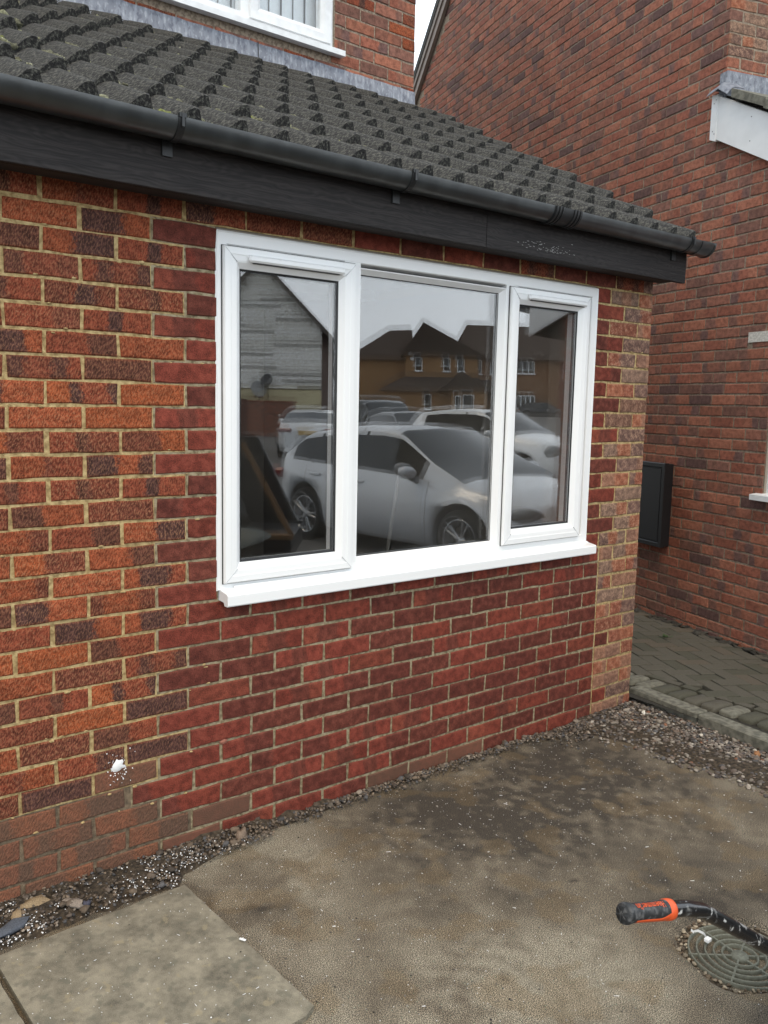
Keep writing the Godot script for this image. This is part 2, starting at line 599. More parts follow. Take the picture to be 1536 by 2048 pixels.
# the 300 that show largest as pieces of their wall, the rest joined
func lay(list: Array, parent: Node, most := 300) -> void:
	list.sort_custom(func(a, b): return a[3] > b[3])
	var st := mb()
	var rest := 0
	for i in list.size():
		var e: Array = list[i]
		if i < most:
			var o := node("brick", e[0], e[2], parent)
			o.transform = e[1]
		else:
			st.append_from(e[0], 0, e[1])
			rest += 1
	if rest:
		var o := node("brickwork", st.commit(), M.brick, parent)
		o.set_meta("kind", "stuff")

# =====================================================================  our house
const COURSE := 0.075
const TOP := 2.1

func course_y(k: int) -> float:
	return TOP - COURSE * k - COURSE / 2

func brick_house() -> void:
	var t := thing("brick_house", "red brick house with a white three-light window under a dark tiled lean-to roof", "house")
	# ---- solid wall behind the bricks, round the window opening
	var st := mb()
	var zb := -0.28
	var zf := -0.012
	box(st, Vector3(-7.0, -0.4, zb), Vector3(-2.458, 2.2, zf))
	box(st, Vector3(-0.448, -0.4, zb), Vector3(-0.012, 2.2, zf))
	box(st, Vector3(-2.458, -0.4, zb), Vector3(-0.448, 0.81, zf))
	box(st, Vector3(-2.458, 2.082, zb), Vector3(-0.448, 2.2, zf))
	box(st, Vector3(-0.28, -0.4, -9.0), Vector3(-0.012, 2.3, zb))
	box(st, Vector3(-7.0, -0.4, -9.0), Vector3(-6.75, 2.3, zb))
	box(st, Vector3(-6.75, -0.4, -9.0), Vector3(-0.28, 2.3, -8.75))
	var wall := obj("wall", st, M.room, t)
	# side return
	var sand := mb()
	var grey := mb()
	var base := mb()
	var list := []
	var I := Transform3D.IDENTITY
	var mz := -0.0045
	for k in range(-1, 30):
		var y := course_y(k)
		var even := posmod(k, 2) == 0
		var y0 := y - COURSE / 2
		var y1 := y + COURSE / 2
		if k == -1:
			y1 = 2.2
		var edge := -2.691 if even else -2.578          # toothed end of the old brickwork
		if k < 0: edge = -0.01
		if k == 25: edge = -2.789
		if k >= 26: edge = -2.685 if even else -2.57
		# old brickwork on the left
		var off := 0.1135 if even else 0.0
		var x := -2.578 - off - 0.2275 * 6
		while x < edge - 0.01:
			var x1 := minf(x + 0.2275, edge)
			var dusty: bool = k >= 25 or (k == 24 and rng.randf() < 0.5)
			if not (k == -1 and x > -0.3):
				brick_at(list, "rustic" if x < -2.3 else ("red" if rng.randf() < 0.7 else "rustic"), x + 0.006, x1 - 0.006, y, I, M.brick_dusty if dusty and k > 0 else null)
			x = x1
		quad(base if k >= 25 else sand, Vector3(-7.0, y0, mz), Vector3(edge - 0.002, y0, mz), Vector3(edge - 0.002, y1, mz), Vector3(-7.0, y1, mz))
		if k < 0:
			brick_at(list, "pale", -0.215, -0.002, y, I)
			continue
		# infill beside and below the window
		var stop := -2.462 if k < 17 else -0.33
		if k < 17:
			quad(grey, Vector3(edge - 0.002, y0, mz), Vector3(stop, y0, mz), Vector3(stop, y1, mz), Vector3(edge - 0.002, y1, mz))
			brick_at(list, "red", edge + 0.006, stop - 0.003, y, I)
			# right pier
			quad(sand, Vector3(-0.444, y0, mz), Vector3(0, y0, mz), Vector3(0, y1, mz), Vector3(-0.444, y1, mz))
			if even:
				brick_at(list, "red", -0.441, -0.343, y, I)
				brick_at(list, "pale", -0.332, -0.118, y, I)
				brick_at(list, "pale", -0.106, 0.0, y, I)
			else:
				brick_at(list, "red", -0.441, -0.231, y, I)
				brick_at(list, "pale", -0.219, 0.0, y, I)
		else:
			quad(grey, Vector3(edge - 0.002, y0, mz), Vector3(stop, y0, mz), Vector3(stop, y1, mz), Vector3(edge - 0.002, y1, mz))
			var xs := [edge]
			var q := -2.4525 if even else -2.33
			if k == 25: xs.append(-2.56)
			while q < stop - 0.06:
				if q > xs[-1] + 0.05:
					xs.append(q)
				q += 0.2235
			xs.append(stop)
			for i in xs.size() - 1:
				brick_at(list, "red", xs[i] + 0.0055, xs[i + 1] - 0.0055, y, I, M.brick_dusty if k >= 27 and rng.randf() < 0.35 else null)
			quad(sand, Vector3(stop, y0, mz), Vector3(0, y0, mz), Vector3(0, y1, mz), Vector3(stop, y1, mz))
			if even:
				brick_at(list, "pale", -0.322, -0.108, y, I)
				brick_at(list, "pale", -0.096, 0.0, y, I)
			else:
				brick_at(list, ["red", "pale"][rng.randi() % 2], -0.322, -0.22, y, I)
				brick_at(list, "pale", -0.208, 0.0, y, I)
	# side face of the corner
	quad(sand, Vector3(-0.002, -0.4, -0.004), Vector3(-0.002, -0.4, -2.0), Vector3(-0.002, 2.3, -2.0), Vector3(-0.002, 2.3, -0.004))
	var side := Transform3D(Basis(Vector3.UP, PI / 2), Vector3.ZERO)
	for k in range(-2, 30):
		var x := (0.0 if posmod(k, 2) == 0 else -0.106)
		for i in 5:
			brick_at(list, "pale", x + 0.006 + (0.106 if i == 0 and posmod(k, 2) == 1 else 0.0), x + 0.2145, course_y(k), side)
			list[-1][3] *= 0.05
			x += 0.225
	obj("mortar", sand, M.mortar_sand, wall)
	obj("mortar", grey, M.mortar_grey, wall)
	obj("mortar", base, bump(textured(0.17, 0.125, 0.08, 0.35, 0.04, 3.0, 0.95, 15), M.grit_h, 0.3), wall)
	# ---- upper wall
	st = mb()
	var D := -1.95
	box(st, Vector3(-7.0, 2.2, D - 0.28), Vector3(-2.6, 5.2, D - 0.012))
	box(st, Vector3(-0.655, 2.2, D - 0.28), Vector3(-0.012, 5.2, D - 0.012))
	box(st, Vector3(-2.6, 2.2, D - 0.28), Vector3(-0.655, 3.66, D - 0.012))
	box(st, Vector3(-2.6, 4.85, D - 0.28), Vector3(-0.655, 5.2, D - 0.012))
	box(st, Vector3(-0.28, 2.3, -9.0), Vector3(-0.003, 5.2, D - 0.28))
	box(st, Vector3(-7.0, 2.3, -9.0), Vector3(-6.75, 5.2, D - 0.28))
	box(st, Vector3(-6.75, 2.3, -9.0), Vector3(-0.28, 5.2, -8.75))
	box(st, Vector3(-6.75, 2.3, -8.75), Vector3(-0.28, 2.5, D - 0.28))
	box(st, Vector3(-6.75, 5.0, -8.75), Vector3(-0.28, 5.2, D - 0.28))
	var upper := obj("upper_wall", st, M.room, t)
	st = mb()
	quad(st, Vector3(-7, 3.2, D - 0.0045), Vector3(0, 3.2, D - 0.0045), Vector3(0, 3.66, D - 0.0045), Vector3(-7, 3.66, D - 0.0045))
	quad(st, Vector3(-0.65, 3.66, D - 0.0045), Vector3(0, 3.66, D - 0.0045), Vector3(0, 5.2, D - 0.0045), Vector3(-0.65, 5.2, D - 0.0045))
	obj("mortar", st, M.mortar_old, upper)
	var ux := Transform3D(Basis.IDENTITY, Vector3(0, 0, D))
	var ulist := []
	for k in 24:
		var y := 3.5655 - 0.0375 + 0.075 * k + 0.0375
		var even := k % 2 == 0
		var x := 0.0
		var first := true
		while x > (-2.9 if y < 3.63 else -0.6):
			var l := 0.106 if first and even else 0.2185
			var x0 := x - l
			if y > 3.66: x0 = maxf(x0, -0.645)
			brick_at(ulist, "old" if rng.randf() < 0.75 else "rustic", x0 + 0.002, x, y, ux)
			x -= l + 0.0075
			first = false
	for e in ulist:
		e[3] *= 0.5
	var own := list.size()
	list.sort_custom(func(a, b): return a[3] > b[3])
	lay(list, wall, 300)
	lay(ulist, upper, 0)
	# white splash of filler
	st = mb()
	splat(st, Vector3(-2.834, 0.312, 0.003), 0.026)
	for i in 46:
		var a := rng.randf() * TAU
		var r := absf(rng.randfn(0.0, 0.02)) + 0.018
		splat(st, Vector3(-2.834 + cos(a) * r, 0.308 + sin(a) * r * 1.15 - (0.02 if i % 3 == 0 else 0.0), 0.0025), rng.randf_range(0.0008, 0.0032))
	var sp := obj("filler_splash", st, M.bead, wall)
	sp.set_meta("label", "white splash of filler low on the left brickwork")
	st = mb()
	splat(st, Vector3(-2.442, 0.3, 0.002), 0.018, 0.6)
	var sp2 := obj("filler_splash", st, mat(0.3, 0.12, 0.08, 0.9), wall)
	sp2.set_meta("label", "pinkish mortar smear on a red brick")
	st = mb()
	for i in 150:
		var k := rng.randi_range(0, 26)
		var x := rng.randf_range(-3.5, -2.5) if i < 110 else rng.randf_range(-0.32, -0.02)
		splat(st, Vector3(x, TOP - COURSE * k + rng.randf_range(-0.009, 0.009), 0.0012), rng.randf_range(0.003, 0.011), rng.randf_range(0.25, 0.6))
	var sm := obj("mortar_smears", st, M.mortar_sand, wall)
	sm.set_meta("kind", "stuff")
	window(t)
	upper_window(t)
	roof(t)
	room(t)

func splat(st: SurfaceTool, at: Vector3, r: float, flat := 1.0) -> void:
	st.set_smooth_group(1)
	var n := 14 if r > 0.006 else 6
	var ring := []
	for i in n:
		var a := TAU * i / n
		ring.append(at + Vector3(cos(a) * r, sin(a) * r * flat, 0) * rng.randf_range(0.72, 1.25))
	var mid := at + Vector3(0, 0, minf(r * 0.12, 0.0016))
	var inner := []
	for i in n:
		inner.append(ring[i].lerp(mid, 0.45) + Vector3(0, 0, minf(r * 0.14, 0.002) * rng.randf_range(0.3, 1.5)))
	for i in n:
		var j := (i + 1) % n
		quad(st, ring[i] - Vector3(0, 0, 0.004), ring[j] - Vector3(0, 0, 0.004), inner[j], inner[i])
		tri(st, inner[i], inner[j], mid)

func pane_pair(parent: Node, x0: float, y0: float, x1: float, y1: float, z: float, tilt: float) -> void:
	var c := Vector3((x0 + x1) / 2, (y0 + y1) / 2, z)
	var hx := (x1 - x0) / 2 + 0.01
	var hy := (y1 - y0) / 2 + 0.01
	for i in 2:
		var st := mb()
		box(st, Vector3(-hx, -hy, -0.004), Vector3(hx, hy, 0))
		var o := obj("pane", st, M.glass, parent)
		o.position = c + Vector3(0, 0, -0.022 * i)
		if i == 1:
			o.rotation = Vector3(tilt, tilt * 0.25, 0)
		else:
			# the low-emissivity coating on the inner face
			st = mb()
			box(st, Vector3(-hx, -hy, -0.0052), Vector3(hx, hy, -0.0048))
			obj("coating", st, M.glass, parent).position = c
	var st2 := mb()
	loop(st2, x0 - 0.004, y0 - 0.004, x1 + 0.004, y1 + 0.004, [[0.0, z + 0.006], [0.0045, z + 0.0015], [0.0065, z + 0.0012]])
	obj("gasket", st2, M.gasket, parent)
	st2 = mb()
	loop(st2, x0 - 0.006, y0 - 0.006, x1 + 0.006, y1 + 0.006, [[0.0, z - 0.006], [0.0085, z - 0.006], [0.0095, z - 0.0075], [0.0095, z - 0.0185]])
	obj("spacer_bar", st2, M.spacer, parent)

func window(t: Node) -> void:
	var x0 := -2.463
	var x1 := -0.443
	var y0 := 0.862
	var y1 := 2.086
	# outer frame with two mullions
	var st := mb()
	loop(st, x0, y0, x1, y1, [[0.0, -0.07], [0.0, -0.002], [0.003, 0.001], [0.036, 0.001], [0.04, -0.003], [0.046, -0.022], [0.046, -0.07]])
	for mx in [[-1.935, -1.862], [-1.072, -0.998]]:
		st.set_smooth_group(0xFFFFFFFF)
		var a: float = mx[0]
		var b: float = mx[1]
		box(st, Vector3(a, y0 + 0.03, -0.07), Vector3(b, y1 - 0.03, 0.0))
	# bead round the fixed light
	loop(st, -1.864, 0.898, -1.07, 2.032, [[0.0, 0.0], [0.004, -0.001], [0.021, -0.026], [0.021, -0.035]])
	box(st, Vector3(-1.864, 0.868, -0.07), Vector3(-1.07, 0.898, 0.0))
	var w := obj("window", st, M.upvc, t)
	w.set_meta("label", "white three-light window")
	# casements
	for s in [[-2.445, 0.884, -1.893, 2.041], [-1.051, 0.898, -0.514, 2.041]]:
		st = mb()
		loop(st, s[0], s[1], s[2], s[3], [[0.0, -0.06], [0.0, 0.012], [0.004, 0.018], [0.024, 0.0195], [0.028, 0.018], [0.044, 0.017], [0.05, 0.015], [0.068, -0.002], [0.0705, -0.004], [0.0705, -0.06]])
		obj("casement", st, M.upvc, w)
		st = mb()
		loop(st, s[0] - 0.003, s[1] - 0.003, s[2] + 0.003, s[3] + 0.003, [[0.0, 0.0015], [0.0, 0.004], [0.004, 0.004]])
		obj("seal", st, M.gasket, w)
		st = mb()
		for cn in [[s[0], s[1], 1.0, 1.0], [s[2], s[1], -1.0, 1.0], [s[2], s[3], -1.0, -1.0], [s[0], s[3], 1.0, -1.0]]:
			var ang := atan2(cn[3], cn[2])
			box(st, Vector3(0.008, -0.0006, 0.0), Vector3(0.07, 0.0006, 0.0199), Transform3D(Basis(Vector3.BACK, ang), Vector3(cn[0], cn[1], 0.0)))
		obj("weld_line", st, M.weld, w)
	pane_pair(w, -2.372, 0.957, -1.966, 1.968, -0.008, 0.0035)
	pane_pair(w, -1.843, 0.919, -1.091, 2.011, -0.03, 0.0042)
	pane_pair(w, -0.978, 0.971, -0.587, 1.968, -0.008, 0.0035)
	# trickle vents
	for v in [[-2.355, -1.955, 2.018], [-0.955, -0.552, 2.018]]:
		st = mb()
		var xf := Transform3D(Basis.IDENTITY, Vector3((v[0] + v[1]) / 2, v[2] - 0.012, 0.017))
		cbox(st, Vector3(-0.2, -0.012, -0.002), Vector3(0.2, 0.012, 0.018), 0.006, xf)
		obj("trickle_vent", st, M.upvc, w)
		st = mb()
		box(st, Vector3(v[0] + 0.02, v[2] - 0.0275, 0.016), Vector3(v[1] - 0.02, v[2] - 0.0255, 0.026))
		obj("vent_slot", st, M.gasket, w)
	# sill: section pushed along x
	st = mb()
	var sec := [Vector2(-0.08, 0.866), Vector2(-0.08, 0.83), Vector2(0.03, 0.822), Vector2(0.036, 0.81), Vector2(0.057, 0.81), Vector2(0.06, 0.814), Vector2(0.06, 0.848), Vector2(0.056, 0.853), Vector2(0.012, 0.86), Vector2(0.0, 0.866)]
	prism(st, sec, 0.0, 2.025, Transform3D(Basis(Vector3(0, 0, 1), Vector3(0, 1, 0), Vector3(-1, 0, 0)), Vector3(-0.432, 0, 0)))
	obj("sill", st, M.upvc, w)
	st = mb()
	cbox(st, Vector3(-2.405, 0.858, 0.004), Vector3(-0.5, 0.872, 0.0125), 0.002)
	obj("drip_strip", st, M.upvc, w)
	# sealant line
	st = mb()
	loop(st, x0 - 0.006, y0 - 0.004, x1 + 0.006, y1 + 0.006, [[0.0, -0.002], [0.004, 0.002], [0.008, 0.0]])
	obj("sealant", st, M.upvc, w)

func upper_window(t: Node) -> void:
	var D := -1.95
	var st := mb()
	loop(st, -2.6, 3.682, -0.648, 4.87, [[0.0, D - 0.08], [0.0, D - 0.012], [0.05, D - 0.012], [0.055, D - 0.03], [0.055, D - 0.08]])
	for x in [-1.255, -1.92]:
		box(st, Vector3(x - 0.035, 3.72, D - 0.08), Vector3(x + 0.035, 4.83, D - 0.014))
	var w := obj("window", st, M.upvc_old, t)
	w.set_meta("label", "upstairs window with vertical blinds")
	for s in [[-1.235, -0.675]]:
		st = mb()
		loop(st, s[0], 3.71, s[1], 4.84, [[0.0, D - 0.06], [0.0, D + 0.004], [0.045, D + 0.004], [0.07, D - 0.012], [0.07, D - 0.06]])
		obj("casement", st, M.upvc_old, w)
	for g in [[-1.168, 3.778, -0.742, 4.77], [-1.89, 3.735, -1.285, 4.81], [-2.55, 3.735, -1.95, 4.81]]:
		st = mb()
		box(st, Vector3(g[0], g[1], D - 0.032), Vector3(g[2], g[3], D - 0.026))
		obj("pane", st, M.glass, w)
	st = mb()
	var sec := [Vector2(-0.02, 3.682), Vector2(-0.02, 3.645), Vector2(0.055, 3.64), Vector2(0.055, 3.672), Vector2(0.0, 3.684)]
	prism(st, sec, 0.0, 2.03, Transform3D(Basis(Vector3(0, 0, 1), Vector3(0, 1, 0), Vector3(-1, 0, 0)), Vector3(-0.60, 0, D)))
	obj("sill", st, M.upvc_old, w)
	for i in 22:
		st = mb()
		var x := -2.52 + i * 0.084
		box(st, Vector3(-0.043, 3.74, -0.0012), Vector3(0.043, 4.84, 0.0012))
		var b := obj("blind_slat", st, M.blind, w)
		b.position = Vector3(x, 0, D - 0.11 + 0.004 * (i % 2))
		b.rotation.y = 0.22
	st = mb()
	box(st, Vector3(-2.6, 3.6, D - 0.6), Vector3(-0.64, 4.9, D - 0.58))
	obj("room_back", st, M.room, w)

func tile_mesh() -> ArrayMesh:
	# double-roll tile, 0.314 wide; local x across, y up from the slope, z down the slope (nose at z = 0)
	var st := mb()
	var n := 22
	var W := 0.314
	var hs := []
	var xs := []
	for i in n + 1:
		var u := float(i) / n
		var f := fposmod(u * 2.0, 1.0)
		if i == n: f = 1.0
		var h := 0.0
		if f > 0.28 and f < 0.80:
			h = smoothstep(0.28, 0.74, f)
		elif f >= 0.80:
			h = 1.0 - smoothstep(0.80, 1.0, f)
		hs.append(h * 0.058)
		xs.append((u - 0.5) * (W + 0.006))
	var L := 0.40
	var th := 0.019
	for i in n:
		st.set_smooth_group(1)
		var zs := [0.0, -0.012, -L]
		var lift := [0.003, 0.0, 0.0]
		for j in 2:
			var a0 := Vector3(xs[i], hs[i] + th - lift[j], zs[j])
			var a1 := Vector3(xs[i + 1], hs[i + 1] + th - lift[j], zs[j])
			# the roll is fuller at the nose than at the head
			var fu := 1.0 if j == 0 else 0.52
			var b0 := Vector3(xs[i], hs[i] * fu + th - lift[j + 1], zs[j + 1])
			var b1 := Vector3(xs[i + 1], hs[i + 1] * fu + th - lift[j + 1], zs[j + 1])
			quad(st, a0, a1, b1, b0)
		quad(st, Vector3(xs[i + 1], hs[i + 1], 0), Vector3(xs[i], hs[i], 0), Vector3(xs[i], hs[i] * 0.5, -L), Vector3(xs[i + 1], hs[i + 1] * 0.5, -L))
		st.set_smooth_group(2)
		quad(st, Vector3(xs[i], hs[i] * 0.4, 0.0), Vector3(xs[i + 1], hs[i + 1] * 0.4, 0.0), Vector3(xs[i + 1], hs[i + 1] + th - 0.003, 0), Vector3(xs[i], hs[i] + th - 0.003, 0))
	st.set_smooth_group(0xFFFFFFFF)
	quad(st, Vector3(xs[n], hs[n], 0), Vector3(xs[n], hs[n], -L), Vector3(xs[n], hs[n] + th, -L), Vector3(xs[n], hs[n] + th, 0))
	quad(st, Vector3(xs[0], hs[0], -L), Vector3(xs[0], hs[0], 0), Vector3(xs[0], hs[0] + th, 0), Vector3(xs[0], hs[0] + th, -L))
	st.generate_normals()
	return st.commit()

func roof(t: Node) -> void:
	var D := -1.95
	# underlay and battens
	var st := mb()
	var ye := 2.315
	var yt := 3.435
	var ze := 0.14
	quad(st, Vector3(-7, ye, ze), Vector3(0.06, ye, ze), Vector3(0.06, yt, D), Vector3(-7, yt, D))
	quad(st, Vector3(0.06, ye - 0.03, ze), Vector3(-7, ye - 0.03, ze), Vector3(-7, yt - 0.03, D), Vector3(0.06, yt - 0.03, D))
	quad(st, Vector3(0.06, ye - 0.03, ze), Vector3(0.06, yt - 0.03, D), Vector3(0.06, yt, D), Vector3(0.06, ye, ze))
	var rf := obj("roof", st, M.under, t)
	# undercloak and verge wall
	st = mb()
	prism(st, [Vector2(0.0, 2.2), Vector2(1.95, 2.2), Vector2(1.95, 3.40), Vector2(0.0, 2.27)], -0.28, -0.003, Transform3D(Basis(Vector3(0, 0, -1), Vector3(0, 1, 0), Vector3(1, 0, 0)), Vector3.ZERO))
	obj("verge_wall", st, M.mortar_sand, rf)
	var slope := Vector3(0, yt - ye, D - ze).normalized()
	var pitch := atan2(yt - ye, ze - D)
	var tm := tile_mesh()
	var gauge := 0.2543 / cos(pitch)
	var moss := []
	for r in 8:
		for c in 13:
			var o := node("roof_tile", tm, M.tile, rf)
			var x := 0.085 - 0.157 - 0.314 * c + rng.randf_range(-0.003, 0.003)
			var p := Vector3(x, ye + 0.004, ze + 0.012) + slope * (gauge * r) + Vector3(0, rng.randf_range(-0.002, 0.003), 0)
			o.transform = Transform3D(Basis(Vector3.RIGHT, pitch - 0.055) * Basis(Vector3.UP, rng.randf_range(-0.012, 0.012)) * Basis(Vector3.BACK, rng.randf_range(-0.008, 0.008)), p + Vector3(0, 0.012, 0))
			# moss and lichen lumps gather in the pans
			var many := clampf(remap(x, -3.4, -0.6, 54, 7), 6, 56) * (1.0 - r * 0.06)
			if rng.randf() < 0.25: many *= 0.3
			for i in int(many * rng.randf_range(0.4, 1.3)):
				var half := float(rng.randi() % 2)
				var lx := (half * 0.5 - 0.5) * 0.314 + rng.randf_range(-0.012, 0.075)
				var lz := -absf(rng.randfn(0.05, 0.07))
				if lz < -0.26: continue
				moss.append([o.transform * Vector3(lx, 0.022, lz), rng.randf_range(0.007, 0.019) * (1.6 if rng.randf() < 0.12 and x < -1.8 else 1.0)])
			if rng.randf() < 0.5:
				for i in rng.randi_range(1, 4):
					moss.append([o.transform * Vector3((float(rng.randi() % 2) * 0.5 - 0.5) * 0.314 + rng.randf_range(-0.01, 0.04), 0.019, rng.randf_range(-0.2, -0.02)), rng.randf_range(0.004, 0.008)])
	moss_lumps(moss)
	# lead flashing in three lengths
	var xs := [-7.0, -2.74, -1.188, 0.004]
	for i in 3:
		st = mb()
		var x0: float = xs[i] + (0.004 if i else 0.0)
		var x1: float = xs[i + 1]
		var cols := int((x1 - x0) / 0.04)
		var zo := 0.005 + 0.002 * (i % 2)
		for k in cols:
			st.set_smooth_group(1)
			var q := []
			for e in [k, k + 1]:
				var x: float = lerpf(x0, x1, float(e) / cols)
				var wv := 0.004 * sin(x * 40.0) + 0.003 * sin(x * 97.0 + 1.0)
				var roll := 0.013 * sin(x * TAU / 0.157)
				q.append([Vector3(x, 3.583 + wv * 0.3, D + zo - 0.006), Vector3(x, 3.58 + wv * 0.3, D + zo), Vector3(x, 3.50 + wv * 0.5, D + zo + 0.004 + wv * 0.5), Vector3(x, 3.474 + wv * 0.4 + roll * 0.3, D + zo + 0.012), Vector3(x, 3.452 + wv + roll, D + zo + 0.05), Vector3(x, 3.425 + wv * 1.5 + roll, D + 0.1 + wv)])
			for j in 5:
				quad(st, q[0][j + 1], q[1][j + 1], q[1][j], q[0][j])
		var o := obj("lead_flashing", st, M.lead, t)
	st = mb()
	box(st, Vector3(-1.1915, 3.46, D + 0.004), Vector3(-1.1865, 3.585, D + 0.0105))
	obj("flashing_lap", st, M.gasket, t)
	# fascia of two boards and soffit
	var f := 0
	for b in [[-7.0, -1.353], [-1.350, 0.045]]:
		st = mb()
		var x0: float = b[0]
		var x1: float = b[1]
		box(st, Vector3(x0, 2.15, 0.128), Vector3(x1, 2.325, 0.15))
		# uv along the board for the grain
		var o := obj("fascia_board", uv_box(x0, x1, 2.15, 2.325, 0.128, 0.15), fascia_mat(f), t)
		f += 1
	st = mb()
	box(st, Vector3(-7.0, 2.163, 0.002), Vector3(0.043, 2.172, 0.128))
	box(st, Vector3(0.02, 2.172, -0.0), Vector3(0.043, 2.31, 0.128))
	obj("soffit", st, mat(0.03, 0.027, 0.026, 0.7), t)
	st = mb()
	for i in 70:
		var x := -0.995 + rng.randfn(0, 0.085)
		var y := 2.176 + absf(rng.randfn(0, 0.02))
		var l := rng.randf_range(0.003, 0.012)
		box(st, Vector3(x, y, 0.149), Vector3(x + l, y + rng.randf_range(0.0008, 0.0022), 0.1508))
	var fl := obj("peeling_paint", st, mat(0.3, 0.29, 0.28, 0.8), t)
	fl.set_meta("kind", "stuff")
	# gutter
	var gz := 0.205
	var gy := 2.337
	var R := 0.056
	st = mb()
	gutter_run(st, -7.0, 0.03, gz, gy, R, 0.002)
	var gu := obj("gutter", st, M.gutter, t)
	st = mb()
	gutter_run(st, 0.0, 0.098, gz, gy, R + 0.004, 0.003)
	# slanted outlet end
	for k in 16:
		var a0 := PI + PI * k / 16.0
		var a1 := PI + PI * (k + 1) / 16.0
		st.set_smooth_group(1)
		quad(st, Vector3(0.098, gy + sin(a0) * R, gz - cos(a0) * R), Vector3(0.098, gy + sin(a1) * R, gz - cos(a1) * R), Vector3(0.112, gy + sin(a1) * (R + 0.008), gz - cos(a1) * (R + 0.008)), Vector3(0.112, gy + sin(a0) * (R + 0.008), gz - cos(a0) * (R + 0.008)))
		quad(st, Vector3(0.098, gy + sin(a1) * R, gz - cos(a1) * R), Vector3(0.098, gy + sin(a0) * R, gz - cos(a0) * R), Vector3(0.108, gy + sin(a0) * (R + 0.004), gz - cos(a0) * (R + 0.004)), Vector3(0.108, gy + sin(a1) * (R + 0.004), gz - cos(a1) * (R + 0.004)))
	obj("gutter_end", st, M.gutter, gu)
	for bx in [-3.55, -2.706, -1.824, -0.077]:
		st = mb()
		gutter_run(st, bx - 0.011, bx + 0.011, gz, gy, R + 0.0035, 0.003)
		box(st, Vector3(bx - 0.011, gy - 0.004, gz + R - 0.004), Vector3(bx + 0.011, gy + 0.008, gz + R + 0.007))
		box(st, Vector3(bx - 0.004, gy - 0.03, gz + R + 0.002), Vector3(bx + 0.004, gy + 0.006, gz + R + 0.009))
		box(st, Vector3(bx - 0.016, gy - 0.09, 0.151), Vector3(bx + 0.016, gy + 0.01, 0.158))
		obj("gutter_bracket", st, M.gutter_dark, gu)
	st = mb()
	gutter_run(st, -1.075, -0.905, gz, gy, R + 0.0025, 0.002)
	for k in 3:
		gutter_run(st, -1.07 + k * 0.019, -1.06 + k * 0.019, gz, gy, R + 0.007, 0.004)
		gutter_run(st, -0.958 + k * 0.019, -0.948 + k * 0.019, gz, gy, R + 0.007, 0.004)
	obj("gutter_union", st, M.gutter_dark, gu)
	# roof behind, over the main house
	st = mb()
	prism(st, [Vector2(-1.6, 5.0), Vector2(-1.6, 5.1), Vector2(-5.4, 7.6), Vector2(-9.3, 5.1), Vector2(-9.3, 5.0)], -0.15, 7.1, Transform3D(Basis(Vector3(0, 0, 1), Vector3(0, 1, 0), Vector3(-1, 0, 0)), Vector3.ZERO))
	obj("main_roof", st, M.tile, t)

func uv_box(x0: float, x1: float, y0: float, y1: float, z0: float, z1: float) -> SurfaceTool:
	var st := mb()
	box(st, Vector3(x0, y0, z0), Vector3(x1, y1, z1 - 0.002))
	var u0 := x0 / 1.4
	var u1 := x1 / 1.4
	quad(st, Vector3(x0, y0 + 0.002, z1), Vector3(x1, y0 + 0.002, z1), Vector3(x1, y1, z1), Vector3(x0, y1, z1), Vector2(u0, 1), Vector2(u1, 1), Vector2(u1, 0), Vector2(u0, 0))
	quad(st, Vector3(x0, y0, z1 - 0.002), Vector3(x1, y0, z1 - 0.002), Vector3(x1, y0 + 0.002, z1), Vector3(x0, y0 + 0.002, z1), Vector2(u0, 1), Vector2(u1, 1), Vector2(u1, 1), Vector2(u0, 1))
	return st

func fascia_mat(sd: int) -> StandardMaterial3D:
	var w := 1024
	var h := 128
	var n := noise(0.012, 4, 71 + sd)
	var n2 := noise(0.03, 3, 73 + sd)
	var col := PackedByteArray()
	var hei := PackedByteArray()
	col.resize(w * h * 3)
	hei.resize(w * h)
	for y in h:
		for x in w:
			var fx := absf(x - w / 2.0)          # mirrored, so that it repeats without a seam
			var v := y + n.get_noise_2d(fx * 0.16, y * 0.9) * 40.0
			var g := sin(v * 0.62) * 0.5 + 0.5
			var b := n2.get_noise_2d(fx * 0.12, y * 2.4)
			var c := Color(0.018, 0.0152, 0.0148).lerp(Color(0.029, 0.0245, 0.0232), clampf(0.5 + b * 1.2, 0, 1)) * (0.72 + 0.4 * g)
			c = c.linear_to_srgb()
			var i := y * w + x
			col[i * 3] = int(c.r * 255)
			col[i * 3 + 1] = int(c.g * 255)
			col[i * 3 + 2] = int(c.b * 255)
			hei[i] = int(clampf(g * 0.7 + b * 0.3 + 0.15, 0, 1) * 255)
	var m := mat(1, 1, 1, 0.62)
	m.metallic_specular = 0.35
	m.albedo_texture = ImageTexture.create_from_image(Image.create_from_data(w, h, false, Image.FORMAT_RGB8, col))
	return bump(m, ImageTexture.create_from_image(Image.create_from_data(w, h, false, Image.FORMAT_L8, hei)), 0.07)

